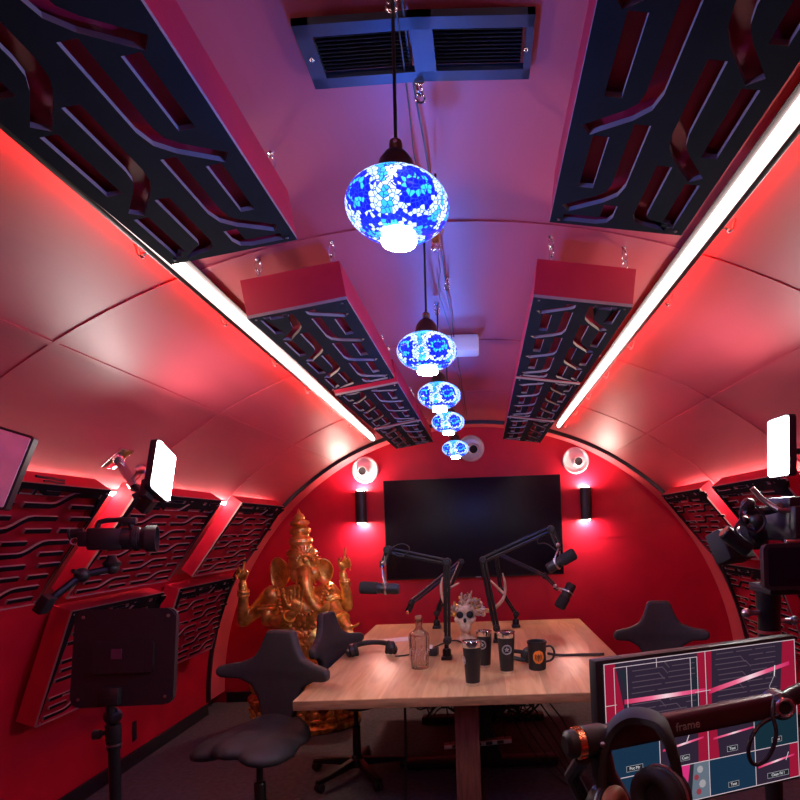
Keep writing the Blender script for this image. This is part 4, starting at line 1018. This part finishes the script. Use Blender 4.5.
b = BM(); prism(b, rrect(.19, .122, .008), -.001, .001, xf(m + Vector((0, -.0145, 0)), (R_(90), 0, R_(-4)))); obj('monitor_screen', b, 'tv_glass', t)
b = BM(); box(b, (.10, .022, .012), xf(m + Vector((.015, .0, .079)), (0, 0, R_(-4))), bev=.004); obj('monitor_shoe', b, 'steel', t)
b = BM(); tube(b, [L_(752, 488, D0), L_(762, 499, D0), L_(778, 510, D0 - .03)], .009, 10); tube(b, [L_(778, 510, D0 - .03), L_(800, 511, D0 - .04)], .008, 10); obj('top_rod', b, 'steel', t)
b = BM(); tube(b, [L_(745, 510, D0 + .02), L_(760, 512, D0 + .02), L_(790, 505, D0)], .016, 10, smooth=1); ball(b, L_(748, 505, D0 + .02), .024, u=12, v=8); ball(b, L_(757, 520, D0 + .02), .026, u=12, v=8); ball(b, L_(744, 521, D0 + .04), .018, u=12, v=8); obj('grip', b, 'black', t)
for pts in ([(748, 500), (738, 512), (745, 527), (757, 532)], [(755, 505), (768, 520), (757, 535), (750, 528)], [(740, 520), (733, 530), (742, 538)]):
    b = BM(); tube(b, [L_(*q, D0 - .02) for q in pts], .004, 6, smooth=3); obj('rig_cable', b, 'cable', t)
b = BM(); box(b, (.11, .16, .03), xf(L_(775, 588, D0 + .02)), bev=.006); tube(b, [L_(775, 560, D0 + .06), L_(775, 590, D0 + .02)], .03, 12); obj('base_plate', b, 'black', t)
pb = at(768, 592, D0 + .02)
t = thing('camera_stand', 'thick black camera stand under the cinema camera rig', 'tripod', (pb.x, pb.y, 0))
b = BM(); lathe(b, [(.028, .42), (.028, 1.10), (.036, 1.11), (.036, pb.z - .06), (.04, pb.z - .05), (.04, pb.z)], n=24); obj('pole', b, 'black_metal', t)
obj('collar', lathe(BM(), [(.036, 1.255), (.039, 1.255), (.039, 1.265), (.036, 1.265)], n=24, cap=False), mat('dull_red_band', (.25, .03, .03), .5, noise=.1), t)
for s, z in ((-1, pb.z - .07), (1, pb.z - .10)):
    b = BM(); tube(b, [(0, 0, z), (s * .075, -.01, z + .004)], .009, 8); ball(b, (s * .08, -.012, z + .004), .016, u=10, v=8); obj('lock_knob', b, 'steel', t)
for k in range(3):
    a = R_(80 + 120 * k); b = BM(); tube(b, [(.02 * math.cos(a), .02 * math.sin(a), .45), (.42 * math.cos(a), .42 * math.sin(a), .014)], .016, 10); obj('leg', b, 'black_metal', t)

# ------------------------------------------------------------------ foreground: control desk, multiview monitor, arm, headphones
dk = thing('control_desk', 'dark control desk under the multiview monitor', 'desk', (.72, 1.2, 0))
b = BM(); box(b, (1.25, .66, .03), loc=(0, 0, .735), bev=.004); obj('desk_top', b, 'black', dk)
for x in (-.56, .56):
    for y in (-.28, .28): obj('leg', box(BM(), (.05, .05, .72), loc=(x, y, .36), bev=.004), 'black_metal', dk)
TL, TR = at(595.5, 661.5, 1.29), at(794.6, 635.5, 1.475)
uu = (TR - TL).normalized(); W = (TR - TL).length; vv = Vector((0, 0, 1)); vv = (vv - uu * vv.z * 1).normalized(); vv = (Vector((.0, 0, 1)) - uu * uu.z).normalized(); nn = uu.cross(vv); H = .352
mo = TL - vv * H
mon = thing('multiview_monitor', 'computer monitor showing a grid of camera views in the right foreground', 'monitor', mx=frame(mo, uu, vv, nn))
b = BM(); box(b, (W, H, .03), loc=(W / 2, H / 2, -.016), bev=.003); box(b, (.3, .2, .02), loc=(W / 2, H / 2, -.04), bev=.006); obj('monitor_case', b, 'black', mon)
b = BM(); zt = mo.z - .75; box(b, (.05, .36, .02), loc=(W / 2, .0, -.055), bev=.004); box(b, (.06, zt + .02, .03), loc=(W / 2, -zt / 2 + .01, -.06), bev=.004); box(b, (.24, .012, .18), loc=(W / 2, -zt + .006, -.02), bev=.003); obj('monitor_stand', b, 'black_metal', mon)
sx0, sx1, sy1, sy0 = .019, W - .004, H - .009, .008
SW, SH = sx1 - sx0, sy1 - sy0
scr = obj('screen', box(BM(), (SW, SH, .002), loc=((sx0 + sx1) / 2, (sy0 + sy1) / 2, -.0002)), emis('screen_base', (.012, .008, .018), 1), mon)
E_ = {}
def em(c, s=.62): 
    k = (c, s)
    if k not in E_: E_[k] = emis('screen_colour', c, s)
    return E_[k]
def P_(u, v, z=.0012): return Vector((sx0 + u * SW, sy1 - v * SH, z))
def quad(pts, m, name, z=.0012):
    b = BM(); lo = [b.verts.new(P_(u, v, z)) for u, v in pts]; b.faces.new(lo); r = bmesh.ops.extrude_face_region(b, geom=b.faces[:])
    for v in [x for x in r['geom'] if isinstance(x, bmesh.types.BMVert)]: v.co.z += .0002
    return obj(name, b, m, scr)
def lines(segs, w, m, name, z=.0020):
    b = BM()
    for (u0, v0, u1, v1) in segs:
        a, c = P_(u0, v0, z), P_(u1, v1, z); d = (c - a); L = d.length; s = d.normalized()
        box(b, (L + w, w, .0003), frame((a + c) / 2, s, Vector((0, 0, 1)).cross(s), (0, 0, 1)))
    return obj(name, b, m, scr)
def glow_mat():
    m = emis('screen_light_streak', (1, .3, .5), .75); nt = m.node_tree; tc = nt.nodes.new('ShaderNodeTexCoord'); sp = nt.nodes.new('ShaderNodeSeparateXYZ'); r = nt.nodes.new('ShaderNodeValToRGB')
    nt.links.new(tc.outputs['Generated'], sp.inputs[0]); nt.links.new(sp.outputs[0], r.inputs['Fac']); nt.links.new(r.outputs[0], nt.nodes['Emission'].inputs['Color'])
    e = r.color_ramp.elements; e[0].color = (.62, .02, .10, 1); e[1].color = (.62, .02, .12, 1); e[0].position = .0
    x = e.new(.32); x.color = (.95, .16, .32, 1); x = e.new(.5); x.color = (1, .72, .80, 1); x = e.new(.7); x.color = (.9, .12, .28, 1)
    return m
GM = glow_mat(); DARK = (.036, .022, .045); LN = (.13, .085, .12); RED = (.40, .010, .045); WH = (.80, .62, .70)
def scene_tile(u0, v0, u1, v1, bar, red_l, red_r, lines_on=True, name='camera_view'):
    du, dv = u1 - u0, v1 - v0; U = lambda a: u0 + a * du; V = lambda a: v0 + a * dv
    quad([(u0, v0), (u1, v0), (u1, v1), (u0, v1)], em(DARK), name)
    if red_l: quad([(U(0), V(0)), (U(red_l[0]), V(0)), (U(red_l[1]), V(1)), (U(0), V(1))], em(RED), 'red_edge', .0014)
    if red_r: quad([(U(red_r[0]), V(0)), (U(1), V(0)), (U(1), V(1)), (U(red_r[1]), V(1))], em(RED), 'red_edge', .0014)
    if lines_on:
        sg = []; rr = random.Random(int(u0 * 100 + v0 * 10)); n = 13
        a0 = max(red_l) + .03 if red_l else .03; a1 = min(red_r) - .03 if red_r else .97
        for i in range(n):
            y = .06 + .88 * i / (n - 1); x = a0 + rr.uniform(0, .05)
            while x < a1 - .08:
                l = min(rr.uniform(.12, .34), a1 - x); sl = bar and (bar[1] - bar[0]) * dv * 0
                sg.append((U(x), V(y), U(x + l), V(y)))
                if rr.random() < .45 and i < n - 1 and x + l + .06 < a1: sg.append((U(x + l), V(y), U(x + l + .05), V(y + .088))); x += .06
                x += l + .04
        lines(sg, .0017 * du / .5, em(LN), 'panel_traces', .0016)
    if bar:
        x0, x1, y0, y1, w = bar
        quad([(U(x0), V(y0 - w * .55)), (U(x1), V(y1 - w * .45)), (U(x1), V(y1 + w * .45)), (U(x0), V(y0 + w * .55))], GM, 'light_streak', .0018)
scene_tile(0, 0, .497, .5, (.18, 1.0, .52, .53, .055), (.10, .22), (.92, .94), name='preview_view')
quad([(.07, .055), (.105, .055), (.105, .22)], em((.02, .03, .045)), 'dark_gap', .0015); quad([(.42, .03), (.455, .03), (.455, .5), (.42, .5)], em((.02, .025, .04)), 'dark_gap', .00145)
scene_tile(.503, 0, 1, .5, (.02, .93, .56, .33, .06), (.06, .04), (.86, .80), name='program_view')
BL = em((.012, .040, .085)); BL2 = em((.010, .035, .055))
for (u, v, kind) in ((0, .5, 'b'), (.25, .5, 's'), (.5, .5, 't'), (.75, .5, 'c'), (0, .75, 'b'), (.25, .75, 'p'), (.5, .75, 'b'), (.75, .75, 's')):
    if kind in 'bc': quad([(u, v), (u + .25, v), (u + .25, v + .25), (u, v + .25)], BL if kind == 'b' else BL2, 'empty_view')
    elif kind == 's': scene_tile(u, v, u + .25, v + .25, (.06, .9, .50, .34, .055), None, (.80, .78), False)
    elif kind == 't': scene_tile(u, v, u + .25, v + .25, (.1, 1., .44, .32, .05), (.18, .22), None, False)
    else:
        quad([(u, v), (u + .25, v), (u + .25, v + .25), (u, v + .25)], em((.03, .03, .045)), 'camera_view')
        quad([(u + .08, v), (u + .15, v), (u + .12, v + .25), (u + .10, v + .12)], em((.85, .04, .25)), 'pink_patch', .0014)
        quad([(u + .17, v), (u + .25, v), (u + .25, v + .25), (u + .15, v + .25)], em((.16, .20, .26)), 'grey_patch', .0014)
        for (a, c, r) in ((.20, .05, .016), (.18, .10, .013), (.21, .15, .018), (.19, .2, .014)): quad([(u + a + r * math.cos(x), v + c + 1.6 * r * math.sin(x)) for x in [6.28 * q / 8 for q in range(8)]], em((.45, .42, .45) if r > .014 else (.35, .05, .08)), 'figure_spot', .0016)
for (a, c) in ((.30, .62), (.84, .88)):
    lines([(a + .10, c - .07, a + .085, c - .02)], .002, em(WH), 'highlight')
for seg in ([(0, 0, 1, 0), (0, 0, 0, 1), (.4985, 0, .4985, 1), (1, 0, 1, 1), (0, 1, 1, 1), (0, .5, 1, .5), (0, .75, 1, .75), (.25, .5, .25, 1), (.75, .5, .75, 1)],):
    lines(seg, .0016, em(WH), 'grid_lines')
lines([(.045, .03, .455, .03), (.045, .03, .045, .5), (.105, .03, .105, .5), (.42, .03, .42, .5), (.455, .03, .455, .5), (.25, .0, .25, .06), (0, .27, .05, .27), (.44, .27, .52, .27)], .0013, em(WH), 'safe_area_lines', .0021)
lines([(.88, .17, .875, .24), (.85, .33, .862, .36)], .0026, em((.9, .85, .88)), 'highlight', .0021)
lines([(.875, .24, .845, .31), (.845, .31, .85, .33)], .0012, em((.5, .45, .5)), 'highlight', .0021)
for (u, v, s) in ((.125, .70, 'Pot Mr'), (.375, .70, 'Cam'), (.625, .70, 'Text'), (.875, .70, 'Text'), (.625, .95, 'Text'), (.875, .95, 'Clean Fd 1')):
    w = .012 + .011 * len(s); h = .036
    quad([(u - w / 2, v - h / 2), (u + w / 2, v - h / 2), (u + w / 2, v + h / 2), (u - w / 2, v + h / 2)], em((.02, .02, .03)), 'label_box', .0022)
    lines([(u - w / 2, v - h / 2, u + w / 2, v - h / 2), (u - w / 2, v + h / 2, u + w / 2, v + h / 2), (u - w / 2, v - h / 2, u - w / 2, v + h / 2), (u + w / 2, v - h / 2, u + w / 2, v + h / 2)], .0007, em((.5, .5, .55)), 'label_border', .0024)
    text_mesh(s, .0095, Matrix.Translation(P_(u, v, .0026)), em((.85, .85, .9)), scr, 'caption', world=False, depth=.0001)

# low-profile black arm across the monitor
JA, JB = at(588, 741, 1.05), at(778, 704, 1.16)
arm = thing('low_profile_arm', 'black low microphone arm crossing in front of the multiview monitor', 'microphone arm', (JA.x, JA.y, .75))
F = Vector((JA.x, JA.y, .75)); d = (JB - JA); L = d.length; s = d.normalized(); n = s.cross(Vector((0, 0, 1))).normalized(); w = n.cross(s).normalized(); w = w if w.z > 0 else -w
mxa = frame(JA - F, s, w, s.cross(w))
b = BM(); prism(b, rrect(.030, .044, .010), .01, L, frame(JA - F, n, w, s)); obj('beam', b, mat('dark_plum_beam', (.055, .018, .024), .4, .2, noise=.15), arm)
nz = mxa.col[2].xyz.normalized(); fz = 1 if nz.y < 0 else -1
o2 = JA - F + s * (L * .475) + nz * fz * .0155 + w * -.001
text_mesh('frame', .022, frame(o2, s, w, nz * fz), 'grey_mark', arm, 'lettering', world=False)
q = Matrix.Translation(JA - F + s * .012) @ (-s).to_track_quat('Z', 'Y').to_matrix().to_4x4()
b = BM(); lathe(b, [(.0, -.02), (.024, -.02), (.027, -.012), (.027, .02), (.022, .024), (0, .024)], q, 26); obj('end_joint', b, 'black', arm)
b = BM(); lathe(b, [(.022, .022), (.0265, .024), (.0265, .036), (.022, .038)], q, 26, cap=False)
for i in range(14): box(b, (.003, .003, .012), q @ Matrix.Rotation(R_(360 / 14 * i), 4, 'Z') @ Matrix.Translation((.0265, 0, .030)))
obj('grip_ring', b, 'copper', arm); b = BM(); lathe(b, [(.024, .036), (.024, .05), (.016, .056), (0, .056)], q, 22); obj('end_cap', b, 'black', arm)
b = BM(); ball(b, JA - F + Vector((.02, -.03, .004)), .005, u=8, v=6); obj('bolt', b, 'steel', arm)
b = BM(); tube(b, [JA - F + Vector((.02, 0, -.02)), at(605, 775, 1.06) - F, at(640, 835, 1.08) - F, (.14, .04, .06)], .021, 12); obj('lower_arm', b, 'black_metal', arm)
b = BM(); tube(b, [JA - F + Vector((-.01, .0, -.03)), at(572, 775, 1.1) - F, at(592, 815, 1.12) - F], .014, 10); obj('brace', b, 'black', arm)
b = BM(); lathe(b, [(.05, 0), (.05, .02), (.03, .03), (.03, .09), (0, .09)], xf((.14, .04, 0)), 22); obj('arm_base', b, 'black_metal', arm)
b = BM(); lathe(b, [(0, -.026), (.020, -.026), (.026, -.018), (.026, .018), (.020, .026), (0, .026)], Matrix.Translation(JB - F) @ Matrix.Rotation(R_(90), 4, 'X'), 24); obj('end_joint', b, 'black', arm)
b = BM(); ring(b, .016, .004, Matrix.Translation(JB - F + Vector((0, -.027, 0))) @ Matrix.Rotation(R_(90), 4, 'X'), 20, 8); obj('joint_ring', b, 'steel', arm)
b = BM(); tube(b, [JB - F, at(800, 692, 1.2) - F, at(840, 700, 1.22) - F], .018, 12); obj('upper_arm', b, 'black_metal', arm)
b = BM(); tube(b, [at(774, 700, 1.12) - F, at(772, 715, 1.11) - F, at(778, 735, 1.1) - F, at(768, 760, 1.1) - F, at(753, 767, 1.1) - F, at(747, 752, 1.1) - F, at(752, 735, 1.1) - F, at(762, 722, 1.12) - F, at(780, 715, 1.13) - F], .0038, 8, smooth=3); obj('arm_cable', b, 'cable', arm)

# headphones hung on the arm
dh = 1.0
hp = thing('headphones', 'black studio headphones hanging on the low arm in the foreground', 'headphones', at(645, 735, dh))
o = at(645, 735, dh)
pts = [(602, 800, dh + .03), (601, 775, dh + .04), (604, 748, dh + .045), (612, 727, dh + .05), (627, 715, dh + .045), (644, 715, dh + .03), (659, 723, dh + .0), (668, 738, dh - .02), (674, 756, dh - .02), (678, 776, dh - .02), (677, 790, dh - .02)]
P = smoothpath([at(*q) - o for q in pts], 3)
b = BM(); prev = None
for i, p in enumerate(P):
    tt = (P[min(i + 1, len(P) - 1)] - P[max(i - 1, 0)]).normalized(); dep = Vector((.25, .95, .1)); dep = (dep - tt * dep.dot(tt)).normalized(); nr = tt.cross(dep)
    wd = .012 + .010 * math.sin(math.pi * i / (len(P) - 1)); rg = [b.verts.new(p + dep * a * wd + nr * c * .0085) for a, c in ((-1, -.6), (-.7, -1), (.7, -1), (1, -.6), (1, .6), (.7, 1), (-.7, 1), (-1, .6))]
    if prev:
        for k in range(8): b.faces.new((prev[k], prev[(k + 1) % 8], rg[(k + 1) % 8], rg[k]))
    else: b.faces.new(rg)
    prev = rg
b.faces.new(prev); obj('headband', b, 'rubber', hp)
for (px, py, dd, dirv, r) in ((664, 795, dh - .02, (-.75, -.62, .1), .046), (603, 812, dh + .03, (.8, -.55, .1), .044)):
    q = Matrix.Translation(at(px, py, dd) - o) @ Vector(dirv).to_track_quat('Z', 'Y').to_matrix().to_4x4()
    b = BM(); lathe(b, [(0, -.026), (r * .6, -.024), (r * .95, -.014), (r, -.004), (r, .010), (r * .9, .014), (0, .014)], q, 30, cap=False); obj('ear_cup', b, 'black', hp)
    b = BM(); ring(b, r * .74, r * .30, q @ Matrix.Translation((0, 0, .022)), 30, 12); obj('ear_pad', b, 'rubber' if px > 640 else 'tan', hp)
    b = BM(); lathe(b, [(r * .5, .012), (r * .5, .018), (0, .018)], q, 24, cap=False); obj('driver_cover', b, 'foam', hp)
    b = BM(); ring(b, r * 1.02, .0025, q @ Matrix.Translation((0, 0, .004)), 30, 6); obj('cup_ring', b, 'steel', hp)
